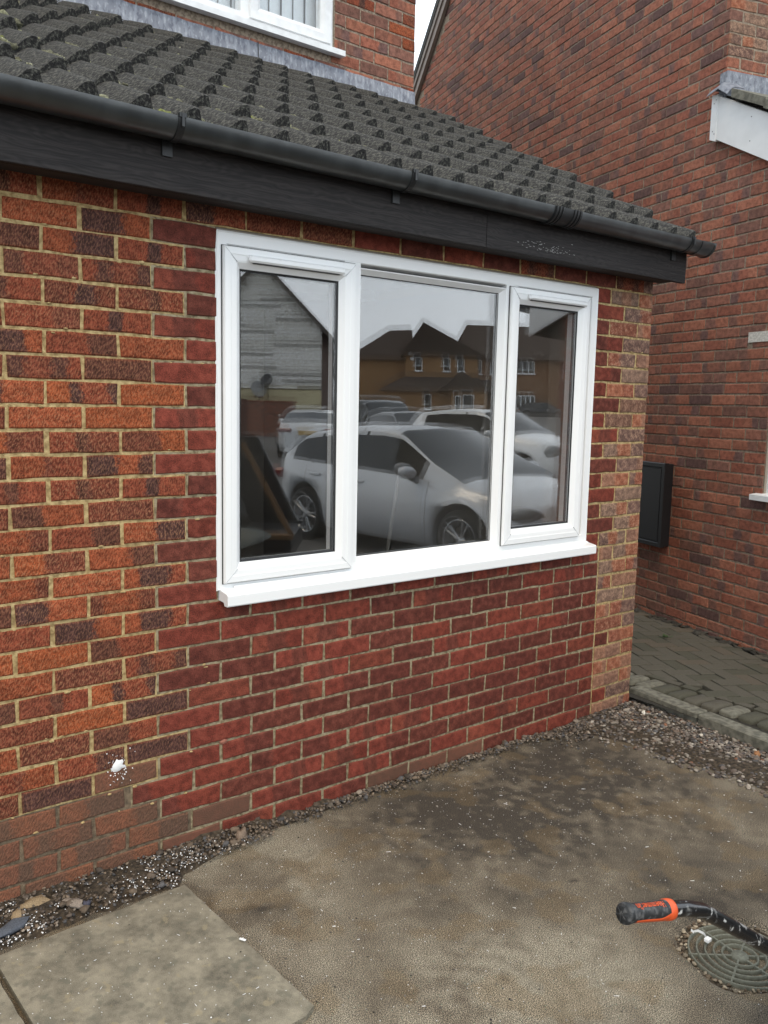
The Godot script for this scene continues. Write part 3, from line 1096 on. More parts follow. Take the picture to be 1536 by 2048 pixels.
func gutter_run(st: SurfaceTool, x0: float, x1: float, gz: float, gy: float, R: float, th: float) -> void:
	var n := 16
	var segs := maxi(1, int((x1 - x0) / 0.3))
	for s in segs:
		var a := lerpf(x0, x1, float(s) / segs)
		var b := lerpf(x0, x1, float(s + 1) / segs)
		for k in n:
			var a0 := PI + PI * k / n
			var a1 := PI + PI * (k + 1) / n
			st.set_smooth_group(1)
			# outside (below) and inside (above)
			quad(st, Vector3(a, gy + sin(a0) * R, gz + cos(a0) * R), Vector3(b, gy + sin(a0) * R, gz + cos(a0) * R), Vector3(b, gy + sin(a1) * R, gz + cos(a1) * R), Vector3(a, gy + sin(a1) * R, gz + cos(a1) * R))
			var r := R - th
			st.set_smooth_group(2)
			quad(st, Vector3(b, gy + sin(a0) * r, gz + cos(a0) * r), Vector3(a, gy + sin(a0) * r, gz + cos(a0) * r), Vector3(a, gy + sin(a1) * r, gz + cos(a1) * r), Vector3(b, gy + sin(a1) * r, gz + cos(a1) * r))
		st.set_smooth_group(0xFFFFFFFF)
		for sgn in [-1.0, 1.0]:
			var p: float = gz + sgn * R
			var q: float = gz + sgn * (R - th)
			if sgn > 0:
				quad(st, Vector3(a, gy, p), Vector3(b, gy, p), Vector3(b, gy, q), Vector3(a, gy, q))
			else:
				quad(st, Vector3(a, gy, q), Vector3(b, gy, q), Vector3(b, gy, p), Vector3(a, gy, p))
	for e in [x0, x1]:
		for k in n:
			var a0 := PI + PI * k / n
			var a1 := PI + PI * (k + 1) / n
			var r := R - th
			var p := [Vector3(e, gy + sin(a0) * R, gz + cos(a0) * R), Vector3(e, gy + sin(a1) * R, gz + cos(a1) * R), Vector3(e, gy + sin(a1) * r, gz + cos(a1) * r), Vector3(e, gy + sin(a0) * r, gz + cos(a0) * r)]
			if e == x1:
				quad(st, p[3], p[2], p[1], p[0])
			else:
				quad(st, p[0], p[1], p[2], p[3])

func lump_mesh(sd: int, squash := 0.6, rough := 0.28) -> ArrayMesh:
	var st := mb()
	st.set_smooth_group(1)
	var n := noise(0.9, 2, sd)
	var rows := 5
	var cols := 8
	var f := func(i: int, k: int) -> Vector3:
		var a := PI * i / rows
		var b := TAU * (k % cols) / cols
		var d := Vector3(sin(a) * cos(b), cos(a), sin(a) * sin(b))
		var r := 1.0 + n.get_noise_3dv(d * 1.6) * rough * 2.0
		return Vector3(d.x * r, d.y * r * squash, d.z * r)
	for i in rows:
		for k in cols:
			if i == 0:
				tri(st, f.call(0, k), f.call(1, k + 1), f.call(1, k))
			elif i == rows - 1:
				tri(st, f.call(i, k), f.call(i, k + 1), f.call(rows, k))
			else:
				quad(st, f.call(i, k), f.call(i, k + 1), f.call(i + 1, k + 1), f.call(i + 1, k))
	st.generate_normals()
	return st.commit()

func multi(called: String, mesh: Mesh, mt: Material, xfs: Array, cols: Array, label: String, category: String, parent: Node = self) -> MultiMeshInstance3D:
	var mm := MultiMesh.new()
	mm.transform_format = MultiMesh.TRANSFORM_3D
	mm.use_colors = cols.size() > 0
	mm.mesh = mesh
	mm.instance_count = xfs.size()
	for i in xfs.size():
		mm.set_instance_transform(i, xfs[i])
		if cols.size():
			mm.set_instance_color(i, cols[i])
	var o := MultiMeshInstance3D.new()
	o.name = numbered(called)
	o.multimesh = mm
	o.material_override = mt
	parent.add_child(o)
	o.set_meta("kind", "stuff")
	tag(o, label, category)
	return o

func rnd_basis(s: Vector3) -> Basis:
	return Basis.from_euler(Vector3(rng.randf_range(-0.5, 0.5), rng.randf() * TAU, rng.randf_range(-0.5, 0.5))) * Basis.from_scale(s)

func moss_lumps(list: Array) -> void:
	var xfs := []
	var cols := []
	for e in list:
		var s: float = e[1]
		xfs.append(Transform3D(rnd_basis(Vector3(s, s * rng.randf_range(0.6, 1.0), s) ), e[0]))
		var k := rng.randf()
		var c := Color(0.72, 0.70, 0.62) * rng.randf_range(0.7, 1.2)
		if k < 0.25: c = Color(0.85, 0.85, 0.74)
		elif k < 0.31: c = Color(0.8, 0.85, 0.35)
		elif k < 0.46: c = Color(1.6, 1.6, 1.5)
		cols.append(c)
	multi("roof_moss", lump_mesh(5, 0.7, 0.3), M.moss, xfs, cols, "grey green lumps of moss and lichen in the pans of the roof tiles", "moss")

func room(t: Node) -> void:
	var st := mb()
	box(st, Vector3(-4.2, -0.06, -3.4), Vector3(-0.29, 0.0, -0.285))
	obj("room_floor", st, M.room_floor, t)
	st = mb()
	box(st, Vector3(-4.2, 2.26, -3.4), Vector3(-0.29, 2.3, -0.285))
	box(st, Vector3(-4.2, 0.0, -3.45), Vector3(-0.29, 2.26, -3.4))
	box(st, Vector3(-4.25, 0.0, -3.4), Vector3(-4.2, 2.26, -0.285))
	obj("room_lining", st, M.room, t)
	st = mb()
	box(st, Vector3(-2.458, 0.80, -0.3), Vector3(-0.448, 0.86, -0.075))
	obj("inner_sill", st, M.room, t)
	var pole := thing("broom_handle", "pale broom handle leaning inside the room behind the middle pane", "broom", Vector3(-1.13, 0.0, -0.8))
	st = mb()
	tube(st, [Vector3(-0.06, 0.02, 0), Vector3(0.13, 1.15, -0.0)], 0.012, 10)
	obj("handle", st, mat(0.2, 0.18, 0.15, 0.6), pole)
	st = mb()
	cbox(st, Vector3(-0.2, 0.0, -0.03), Vector3(0.08, 0.05, 0.03), 0.008)
	obj("broom_head", st, M.timber, pole)

# =====================================================================  neighbour
func neighbour() -> void:
	var t := thing("neighbour_house", "darker red brick gabled house across the narrow passage with a white bargeboard", "house", Vector3(1.69, 0, -0.70), deg_to_rad(-107.5))
	var xf := t.transform
	var st := mb()
	var a := -0.28
	var b := -0.012
	prism(st, [Vector2(-5.9, -0.4), Vector2(-0.014, -0.4), Vector2(-0.014, 4.95), Vector2(-2.95, 7.6), Vector2(-5.9, 4.95)], a, b)
	box(st, Vector3(-0.014, -0.4, a), Vector3(0.59, 2.3, b))
	box(st, Vector3(1.7, -0.4, a), Vector3(2.196, 2.3, b))
	box(st, Vector3(0.59, -0.4, a), Vector3(1.7, 0.99, b))
	box(st, Vector3(0.59, 1.966, a), Vector3(1.7, 2.3, b))
	prism(st, [Vector2(0, 2.2), Vector2(2.196, 2.2), Vector2(2.196, 2.39), Vector2(0, 3.55)], a, b)
	box(st, Vector3(-0.28, -0.4, -7.0), Vector3(-0.014, 4.95, a))
	box(st, Vector3(1.93, -0.4, -7.0), Vector3(2.196, 2.3, a))
	box(st, Vector3(-5.9, -0.4, -7.0), Vector3(-5.6, 4.95, a))
	box(st, Vector3(-5.6, -0.4, -7.0), Vector3(1.93, 2.2, -6.8))
	var wall := obj("wall", st, M.room, t)
	st = mb()
	var mz := -0.0045
	prism(st, [Vector2(-5.9, -0.4), Vector2(-0.006, -0.4), Vector2(-0.006, 4.95), Vector2(-2.95, 7.6), Vector2(-5.9, 4.95)], b + 0.001, mz)
	for r in [[0.0, -0.4, 0.59, 2.3], [1.7, -0.4, 2.206, 2.3], [0.59, -0.4, 1.7, 0.99], [0.59, 1.966, 1.7, 2.3]]:
		quad(st, Vector3(r[0], r[1], mz), Vector3(r[2], r[1], mz), Vector3(r[2], r[3], mz), Vector3(r[0], r[3], mz))
	quad(st, Vector3(0, 2.3, mz), Vector3(2.2, 2.3, mz), Vector3(2.2, 2.385, mz), Vector3(0, 3.55, mz))
	quad(st, Vector3(-0.004, 2.2, mz), Vector3(-0.004, 2.2, -6.8), Vector3(-0.004, 4.95, -6.8), Vector3(-0.004, 4.95, mz))
	quad(st, Vector3(2.206, -0.4, mz), Vector3(2.206, -0.4, -6.8), Vector3(2.206, 2.3, -6.8), Vector3(2.206, 2.3, mz))
	obj("mortar", st, M.mortar_old, wall)
	var list := []
	for k in range(-70, 36):
		var y := 2.38 - 0.075 * k - 0.0375
		if y < -0.1 or y > 7.4: continue
		var x := -5.9 + (0.1125 if posmod(k, 2) == 0 else 0.0)
		var first := true
		while x < 2.2:
			var x1 := x + 0.225
			if first and posmod(k, 2) == 0:
				x1 = x
				x = x - 0.1125
			first = false
			var top := 4.95 + minf(x + 5.9, -x) * 0.898 - 0.09
			var lim := 2.195 if y < 2.27 else (0.0 if y > 3.5 else maxf(0.0, (3.5 - y) / 0.53))
			var nx := x1
			if x1 > lim: x1 = lim
			var l := x1 - x
			var inside_window := x1 > 0.55 and x < 1.74 and y > 0.97 and y < 1.98
			var in_lintel := x1 > 0.37 and y > 1.96 and y < 2.04
			if inside_window:
				if x < 0.585:
					brick_at(list, "old", x + 0.005, 0.585, y, xf)
				elif x1 > 1.71:
					brick_at(list, "old", maxf(x, 1.71), x1 - 0.005, y, xf)
			elif in_lintel:
				if x < 0.36: brick_at(list, "old", x + 0.005, 0.362, y, xf)
			elif l > 0.03 and (x >= 0 or y < top - 0.02) and not (y < 2.1 and x1 < -2.2):
				brick_at(list, "old", x + 0.005, x1 - 0.005, y, xf)
				# behind our own house, or outside the picture: not among the largest
				if (y < 2.2 and x1 < -0.75) or x > 0.85: list[-1][3] *= 0.1
			x = nx
	var fx := xf * Transform3D(Basis(Vector3.UP, PI / 2), Vector3(0, 0, 0))
	for k in range(-36, -16):
		var y := 2.38 - 0.075 * k - 0.0375
		var x := 0.0
		for i in 16:
			var l := 0.1025 if i == 0 and posmod(k, 2) == 0 else 0.215
			brick_at(list, "pale" if rng.randf() < 0.5 else "old", x + 0.002, x + l, y, fx)
			list[-1][3] *= 0.8 if i < 2 else 0.1
			x += l + 0.01
	fx = xf * Transform3D(Basis(Vector3.UP, PI / 2), Vector3(2.21, 0, 0))
	for k in range(2, 34):
		var x := 0.0
		for i in 12:
			var l := 0.1025 if i == 0 and posmod(k, 2) == 0 else 0.215
			brick_at(list, "old", x + 0.002, x + l, 2.38 - 0.075 * k - 0.0375, fx)
			list[-1][3] *= 0.1
			x += l + 0.01
	# bricks are children of the wall, whose own axes are the house's
	var inv := xf.affine_inverse()
	for e in list:
		e[1] = inv * e[1]
	lay(list, wall, 300)
	# gable roof and its verge
	st = mb()
	var rise := 2.65 / 2.95
	prism(st, [Vector2(-6.2, 4.95 - 0.3 * rise + 0.04), Vector2(-2.95, 7.64), Vector2(0.3, 4.95 - 0.3 * rise + 0.04), Vector2(0.3, 4.95 - 0.3 * rise + 0.14), Vector2(-2.95, 7.76), Vector2(-6.2, 4.95 - 0.3 * rise + 0.14)], -7.2, 0.07)
	obj("gable_roof", st, M.tile, t)
	st = mb()
	prism(st, [Vector2(-6.15, 4.95 - 0.25 * rise - 0.14), Vector2(-2.95, 7.44), Vector2(-2.95, 7.63), Vector2(-6.15, 4.95 - 0.25 * rise + 0.04)], 0.004, 0.045)
	prism(st, [Vector2(-6.15, 4.95 - 0.25 * rise - 0.03), Vector2(-2.95, 7.55), Vector2(-2.95, 7.66), Vector2(-6.15, 4.95 - 0.25 * rise + 0.06)], 0.045, 0.062)
	prism(st, [Vector2(0.25, 4.95 - 0.25 * rise - 0.14), Vector2(0.25, 4.95 - 0.25 * rise + 0.04), Vector2(-2.95, 7.63), Vector2(-2.95, 7.44)], 0.004, 0.045)
	obj("verge_board", st, textured(0.21, 0.165, 0.135, 0.12, 0.02, 2.0, 0.6, 81), t)
	# lean-to over the ground floor
	st = mb()
	prism(st, [Vector2(0.0, 3.63), Vector2(0.0, 3.56), Vector2(2.51, 2.235), Vector2(2.51, 2.305)], -6.9, 0.0)
	var lean := obj("lean_to_roof", st, M.tile, t)
	for i in 8:
		st = mb()
		var x := 0.15 + 0.29 * i
		var yy := 3.655 - 0.53 * x
		var d := Vector3(0.29, -0.29 * 0.53, 0)
		var o := Vector3(x, yy + 0.012, 0)
		var up := Vector3(0, 0.028, 0)
		st.set_smooth_group(0xFFFFFFFF)
		for zz in [[0.085, -0.21], [-0.215, -0.51], [-0.515, -0.81], [-0.815, -1.11], [-1.115, -1.41], [-1.415, -1.71], [-1.715, -2.01]]:
			var p := [o + Vector3(0, 0, zz[0]), o + d * 1.06 + Vector3(0, 0.012, zz[0]), o + d * 1.06 + Vector3(0, 0.012, zz[1]), o + Vector3(0, 0, zz[1])]
			quad(st, p[0] + up, p[1] + up, p[2] + up, p[3] + up)
			quad(st, p[0] - up, p[1] - up, p[1] + up, p[0] + up)
			quad(st, p[1] - up, p[2] - up, p[2] + up, p[1] + up)
			quad(st, p[3] - up, p[2] - up, p[1] - up, p[0] - up)
		obj("verge_tile", st, M.kerb, lean)
	st = mb()
	prism(st, [Vector2(-0.02, 3.345), Vector2(2.47, 2.025), Vector2(2.47, 2.305), Vector2(-0.02, 3.625)], 0.004, 0.042)
	obj("bargeboard", st, M.white_paint, t)
	st = mb()
	prism(st, [Vector2(-0.07, 3.352), Vector2(-0.018, 3.330), Vector2(-0.018, 3.63), Vector2(-0.07, 3.64)], 0.004, 0.05)
	obj("bargeboard_end", st, M.white_paint, t)
	st = mb()
	for p in [[-0.045, 3.40], [-0.045, 3.58], [-0.028, 3.38], [-0.028, 3.6], [0.3, 3.25], [0.3, 3.4], [0.62, 3.08]]:
		lathe(st, [[0.0, 0.0], [0.004, 0.0], [0.003, 0.002], [0.0, 0.0025]], 8, Transform3D(Basis(Vector3.RIGHT, PI / 2), Vector3(p[0], p[1], 0.0505 if p[0] < 0 else 0.042)))
	obj("nail_head", st, M.spacer, t)
	st = mb()
	box(st, Vector3(0.001, 3.62, -6.5), Vector3(0.008, 3.785, 0.0))
	box(st, Vector3(-0.055, 3.60, 0.001), Vector3(0.008, 3.78, 0.007))
	obj("lead_flashing", st, M.lead, t)
	st = mb()
	st.set_smooth_group(1)
	for k in 8:
		var q := []
		for e in [k, k + 1]:
			var z := lerpf(-0.05, 0.1, e / 8.0)
			var dr := -0.05 * pow(maxf(0.0, (e / 8.0 - 0.55)) / 0.45, 2.0)
			q.append([Vector3(-0.07, 3.675 + dr, z), Vector3(0.04, 3.695 + dr, z), Vector3(0.13, 3.635 + dr, z)])
		for j in 2:
			quad(st, q[0][j], q[1][j], q[1][j + 1], q[0][j + 1])
			quad(st, q[0][j + 1] - Vector3(0, 0.004, 0), q[1][j + 1] - Vector3(0, 0.004, 0), q[1][j] - Vector3(0, 0.004, 0), q[0][j] - Vector3(0, 0.004, 0))
	obj("lead_saddle", st, M.lead, t)
	# boxed eave and gutter along the front
	st = mb()
	box(st, Vector3(2.21, 2.04, -6.8), Vector3(2.47, 2.14, -0.0))
	box(st, Vector3(2.45, 2.04, -6.8), Vector3(2.47, 2.26, -0.0))
	obj("eave_box", st, M.under, t)
	st = mb()
	gutter_run(st, 0.0, 6.8, 0.0, 0.0, 0.056, 0.003)
	var g := obj("gutter", st, M.gutter_dark, t)
	g.transform = Transform3D(Basis(Vector3.UP, PI / 2), Vector3(2.53, 2.26, 0.03))
	# side window and its lintel
	st = mb()
	box(st, Vector3(0.372, 1.968, -0.1), Vector3(1.85, 2.034, 0.004))
	obj("lintel", st, textured(0.55, 0.53, 0.48, 0.2, 0.05, 4.0, 0.9, 83), t)
	st = mb()
	loop(st, 0.59, 0.99, 1.7, 1.966, [[0.0, -0.1], [0.0, -0.03], [0.055, -0.03], [0.07, -0.05], [0.07, -0.1]])
	box(st, Vector3(1.11, 1.03, -0.1), Vector3(1.18, 1.93, -0.032))
	var w := obj("window", st, M.upvc_old, t)
	for q in [[0.65, 1.12], [1.17, 1.64]]:
		st = mb()
		box(st, Vector3(q[0], 1.05, -0.07), Vector3(q[1], 1.91, -0.064))
		obj("pane", st, M.glass, w)
	st = mb()
	prism(st, [Vector2(-0.05, 0.998), Vector2(-0.05, 0.955), Vector2(0.06, 0.95), Vector2(0.06, 0.985)], 0.0, 1.2, Transform3D(Basis(Vector3(0, 0, 1), Vector3(0, 1, 0), Vector3(-1, 0, 0)), Vector3(1.74, 0, 0)))
	obj("sill", st, M.upvc_old, w)
	st = mb()
	box(st, Vector3(0.5, 0.9, -0.6), Vector3(1.8, 2.1, -0.58))
	obj("room_back", st, M.room, w)
	# meter cabinet
	var mc := thing("meter_cabinet", "black meter cabinet on the neighbouring wall beyond the corner", "meter cabinet", xf * Vector3(-0.5, 0.5, 0), t.rotation.y)
	st = mb()
	cbox(st, Vector3(-0.225, 0.0, 0.0), Vector3(0.225, 0.62, 0.07), 0.006)
	obj("cabinet_box", st, M.black_box, mc)
	st = mb()
	loop(st, -0.23, -0.005, 0.23, 0.625, [[0.0, 0.05], [0.0, 0.086], [0.004, 0.09], [0.03, 0.09], [0.036, 0.082], [0.042, 0.082], [0.046, 0.088]])
	box(st, Vector3(-0.19, 0.04, 0.06), Vector3(0.19, 0.58, 0.0875))
	var dr := obj("door", st, M.black_box, mc)
	st = mb()
	lathe(st, [[0.0, 0.004], [0.008, 0.004], [0.01, 0.0]], 12, Transform3D(Basis(Vector3.RIGHT, PI / 2), Vector3(-0.16, 0.3, 0.0875)))
	obj("lock", st, M.gutter_dark, dr)

# =====================================================================  ground near the house
func blotches() -> ImageTexture:
	# patches of damp, dirt and bare cement over x -3.8..0.4, z -0.2..4.0
	var s := 512
	var n1 := noise(0.011, 5, 91)
	var n2 := noise(0.035, 4, 92)
	var n3 := noise(0.006, 3, 93)
	var n4 := noise(0.09, 3, 94)
	# x, z, size, strength (+ pale cement, - dark damp)
	var spots := [[-0.9, 0.54, 0.022, -2.2], [-1.03, 0.47, 0.016, -1.8], [-1.2, 0.5, 0.014, -1.6], [-1.62, 0.95, 0.014, -1.6], [-2.05, 1.0, 0.012, -1.5], [-2.3, 0.28, 0.26, 0.8], [-2.5, 0.6, 0.3, 0.25], [-2.42, 1.05, 0.22, 0.35], [-2.1, 1.16, 0.30, 0.75], [-1.85, 1.3, 0.24, 0.5], [-2.4, 1.4, 0.35, 0.4], [-1.2, 0.7, 0.4, -0.55], [-0.95, 0.4, 0.4, -0.75], [-1.55, 0.5, 0.3, -0.7], [-1.4, 0.22, 0.45, -0.5], [-0.8, 0.75, 0.3, -0.5], [-1.8, 0.3, 0.35, -0.3], [-1.1, 1.05, 0.3, 0.12], [-1.7, 0.65, 0.22, 0.12], [-1.85, 0.75, 0.3, -0.28], [-1.5, 1.35, 0.28, -0.5], [-2.66, 0.45, 0.06, -0.75], [-2.6, 0.6, 0.09, -0.4], [-2.68, 0.33, 0.06, -0.7], [-2.0, 0.35, 0.25, -0.25], [-2.15, 0.7, 0.3, -0.3]]
	var out := PackedByteArray()
	out.resize(s * s * 3)
	for y in s:
		for x in s:
			var wx := -3.8 + 4.2 * x / s
			var wz := -0.2 + 4.2 * y / s
			var a := n1.get_noise_2d(x, y)
			var b := n2.get_noise_2d(x, y)
			var jx := wx + a * 0.16 + b * 0.06
			var jz := wz + n1.get_noise_2d(x + 900, y) * 0.16 + n2.get_noise_2d(x + 500, y) * 0.06
			var v := a * 0.55 + b * 0.45 + n3.get_noise_2d(x, y) * 0.3
			for p in spots:
				var d: float = ((jx - p[0]) * (jx - p[0]) + (jz - p[1]) * (jz - p[1])) / (p[2] * p[2])
				if d < 5.0:
					v += p[3] * exp(-d * 1.3) * (1.0 + n4.get_noise_2d(x, y) * 0.9)
			var c := Color(0.56, 0.48, 0.365)
			if v > 0:
				c = c.lerp(Color(0.98, 0.9, 0.72), clampf(v * 1.0, 0, 1))
			else:
				c = c.lerp(Color(0.2, 0.168, 0.13), clampf(-v * 1.0, 0, 1))
			var o := n2.get_noise_2d(x * 0.7 + 300, y * 0.7 + 77)
			if o > 0.22:
				c = c.lerp(Color(0.62, 0.44, 0.22), clampf((o - 0.22) * 2.4, 0, 0.32))
			c = c.linear_to_srgb()
			var i := (y * s + x) * 3
			out[i] = int(c.r * 255)
			out[i + 1] = int(c.g * 255)
			out[i + 2] = int(c.b * 255)
	return ImageTexture.create_from_image(Image.create_from_data(s, s, false, Image.FORMAT_RGB8, out))

func grit_textures() -> Array:
	var s := 1024
	var im := noise(0.2, 3, 101).get_seamless_image(s, s)
	var im2 := noise(0.33, 1, 102, FastNoiseLite.TYPE_CELLULAR).get_seamless_image(s, s)
	im.convert(Image.FORMAT_L8)
	im2.convert(Image.FORMAT_L8)
	var d1 := im.get_data()
	var d2 := im2.get_data()
	var out := PackedByteArray()
	var hei := PackedByteArray()
	out.resize(s * s * 3)
	hei.resize(s * s)
	for i in s * s:
		var a := d1[i] / 255.0
		var b := d2[i] / 255.0
		var v := 0.27 + (a - 0.5) * 1.0 + (b - 0.5) * 0.3
		v = clampf(v * (0.5 + 1.0 * rng.randf()), 0.04, 0.95)
		var warm := 1.0 + (a - 0.5) * 0.15
		var c := Color(v * warm, v * 0.97, v * 0.9).linear_to_srgb()
		out[i * 3] = int(c.r * 255)
		out[i * 3 + 1] = int(c.g * 255)
		out[i * 3 + 2] = int(c.b * 255)
		hei[i] = int(clampf(a * 0.7 + b * 0.3, 0, 1) * 255)
	return [ImageTexture.create_from_image(Image.create_from_data(s, s, false, Image.FORMAT_RGB8, out)), ImageTexture.create_from_image(Image.create_from_data(s, s, false, Image.FORMAT_L8, hei))]

const DRAIN := Vector3(-1.508, -0.075, 1.488)

func drive_y(x: float, z: float) -> float:
	var y := -0.075 + 0.006 * sin(x * 2.1 + 0.4) * sin(z * 1.7)
	var d := Vector2(x - DRAIN.x, z - DRAIN.z).length()
	y -= 0.026 * (1.0 - smoothstep(0.17, 0.205 + 0.02 * sin(atan2(z - DRAIN.z, x - DRAIN.x) * 5.0), d))
	return y

func far_y(x: float, z: float) -> float:
	var d := Vector2(x + 3.8, z + 2.8).length()
	return -0.16 + 0.75 * smoothstep(14.0, 75.0, d)

func ground() -> void:
	# the wide ground: tarmac out to the horizon
	var st := mb()
	st.set_smooth_group(1)
	var gxs := [-180.0, -90.0, -45.0, -22.0, -10.0, -4.0, 0.0, 4.0, 8.0, 13.0, 20.0, 28.0, 36.0, 44.0, 54.0, 66.0, 90.0, 180.0]
	var gzs := [-180.0, -60.0, -20.0, -6.0, 0.0, 4.0, 8.0, 13.0, 20.0, 28.0, 36.0, 44.0, 54.0, 66.0, 90.0, 180.0]
	for i in gxs.size() - 1:
		for j in gzs.size() - 1:
			var p := []
			for e in [[i, j + 1], [i + 1, j + 1], [i + 1, j], [i, j]]:
				p.append(Vector3(gxs[e[0]], far_y(gxs[e[0]], gzs[e[1]]), gzs[e[1]]))
			quad(st, p[0], p[1], p[2], p[3])
	var g := obj("ground", st, textured(0.1, 0.096, 0.09, 0.25, 0.05, 0.7, 0.95, 111), self)
	g.set_meta("kind", "structure")
	tag(g, "grey tarmac ground reaching out to the street", "")
	# concrete driveway
	var tx := grit_textures()
	var m := mat(1, 1, 1, 0.9)
	m.albedo_texture = tx[0]
	m.detail_enabled = true
	m.detail_blend_mode = BaseMaterial3D.BLEND_MODE_MUL
	m.detail_albedo = blotches()
	m.detail_uv_layer = BaseMaterial3D.DETAIL_UV_2
	bump(m, tx[1], 0.05)
	M.drive = m
	M.grit = tx
	st = mb()
	st.set_smooth_group(1)
	var xs := []
	var zs := []
	var x := -6.0
	while x < 0.05:
		xs.append(x)
		x += 0.02 if x > -1.9 and x < -1.1 else 0.08
	xs.append(0.05)
	var z := -0.002
	while z < 3.6:
		zs.append(z)
		z += 0.02 if z > 1.0 and z < 2.0 else 0.08
	zs.append(3.6)
	var put := func(px: float, pz: float) -> void:
		st.set_uv(Vector2(px, pz) * 1.15)
		st.set_uv2(Vector2((px + 3.8) / 4.2, (pz + 0.2) / 4.2))
		st.add_vertex(Vector3(px, drive_y(px, pz), pz))
	for i in xs.size() - 1:
		for j in zs.size() - 1:
			var a := [xs[i], zs[j]]
			var b := [xs[i + 1], zs[j]]
			var c := [xs[i + 1], zs[j + 1]]
			var d := [xs[i], zs[j + 1]]
			for v in [a, b, c, a, c, d]:
				put.call(v[0], v[1])
	for s in [[-6.0, 0.0, -6.0, 3.6], [-6.0, 3.6, 0.05, 3.6]]:
		quad(st, Vector3(s[0], -0.3, s[1]), Vector3(s[2], -0.3, s[3]), Vector3(s[2], -0.075, s[3]), Vector3(s[0], -0.075, s[1]))
	var dv := obj("driveway", st, m, self)
	dv.set_meta("kind", "structure")
	tag(dv, "worn brown grey concrete driveway in front of the window", "")
	# soil between the slabs and the wall
	st = mb()
	st.set_smooth_group(1)
	var n := noise(3.0, 3, 121)
	var cells := 60
	for i in cells:
		for j in 6:
			var p := []
			for e in [[i, j + 1], [i + 1, j + 1], [i + 1, j], [i, j]]:
				var px := lerpf(-4.6, -1.9, float(e[0]) / cells)
				var edge := 0.215 if px < -2.69 else lerpf(0.17, 0.05, clampf((px + 2.69) / 0.3, 0, 1))
				var pz: float = lerpf(-0.002, edge, e[1] / 6.0)
				var h: float = -0.058 + n.get_noise_2d(px * 3, pz * 3) * 0.022 - 0.02 * pow(e[1] / 6.0, 3.0) - (0.02 if e[1] == 6 else 0.0) + 0.018 * (1.0 - e[1] / 6.0)
				if px > -2.3: h -= (px + 2.3) * 0.06
				p.append(Vector3(px, h, pz))
			quad(st, p[0], p[1], p[2], p[3])
	var so := obj("soil_strip", st, M.soil, self)
	so.set_meta("kind", "structure")
	tag(so, "bare dark soil along the foot of the left wall", "")
	# gravel bed
	st = mb()
	st.set_smooth_group(1)
	cells = 26
	for i in cells:
		for j in 12:
			var p := []
			for e in [[i, j], [i, j + 1], [i + 1, j + 1], [i + 1, j]]:
				var pz: float = lerpf(-0.002, 2.4, float(e[0]) / cells)
				var w: float = gravel_edge(pz)
				var f: float = e[1] / 12.0
				var px: float = lerpf(w, 0.07, f)
				p.append(Vector3(px, -0.078 + 0.022 * smoothstep(0.0, 0.3, f) + n.get_noise_2d(px * 2, pz * 2) * 0.006, pz))
			quad(st, p[0], p[1], p[2], p[3])
	var gb := obj("gravel_bed", st, M.soil, self)
	gb.set_meta("kind", "structure")
	tag(gb, "earthy bed under the gravel beside the kerb", "")

func gravel_edge(z: float) -> float:
	return -0.62 + 0.2 * smoothstep(0.05, 0.45, z) + 0.03 * sin(z * 9.0)

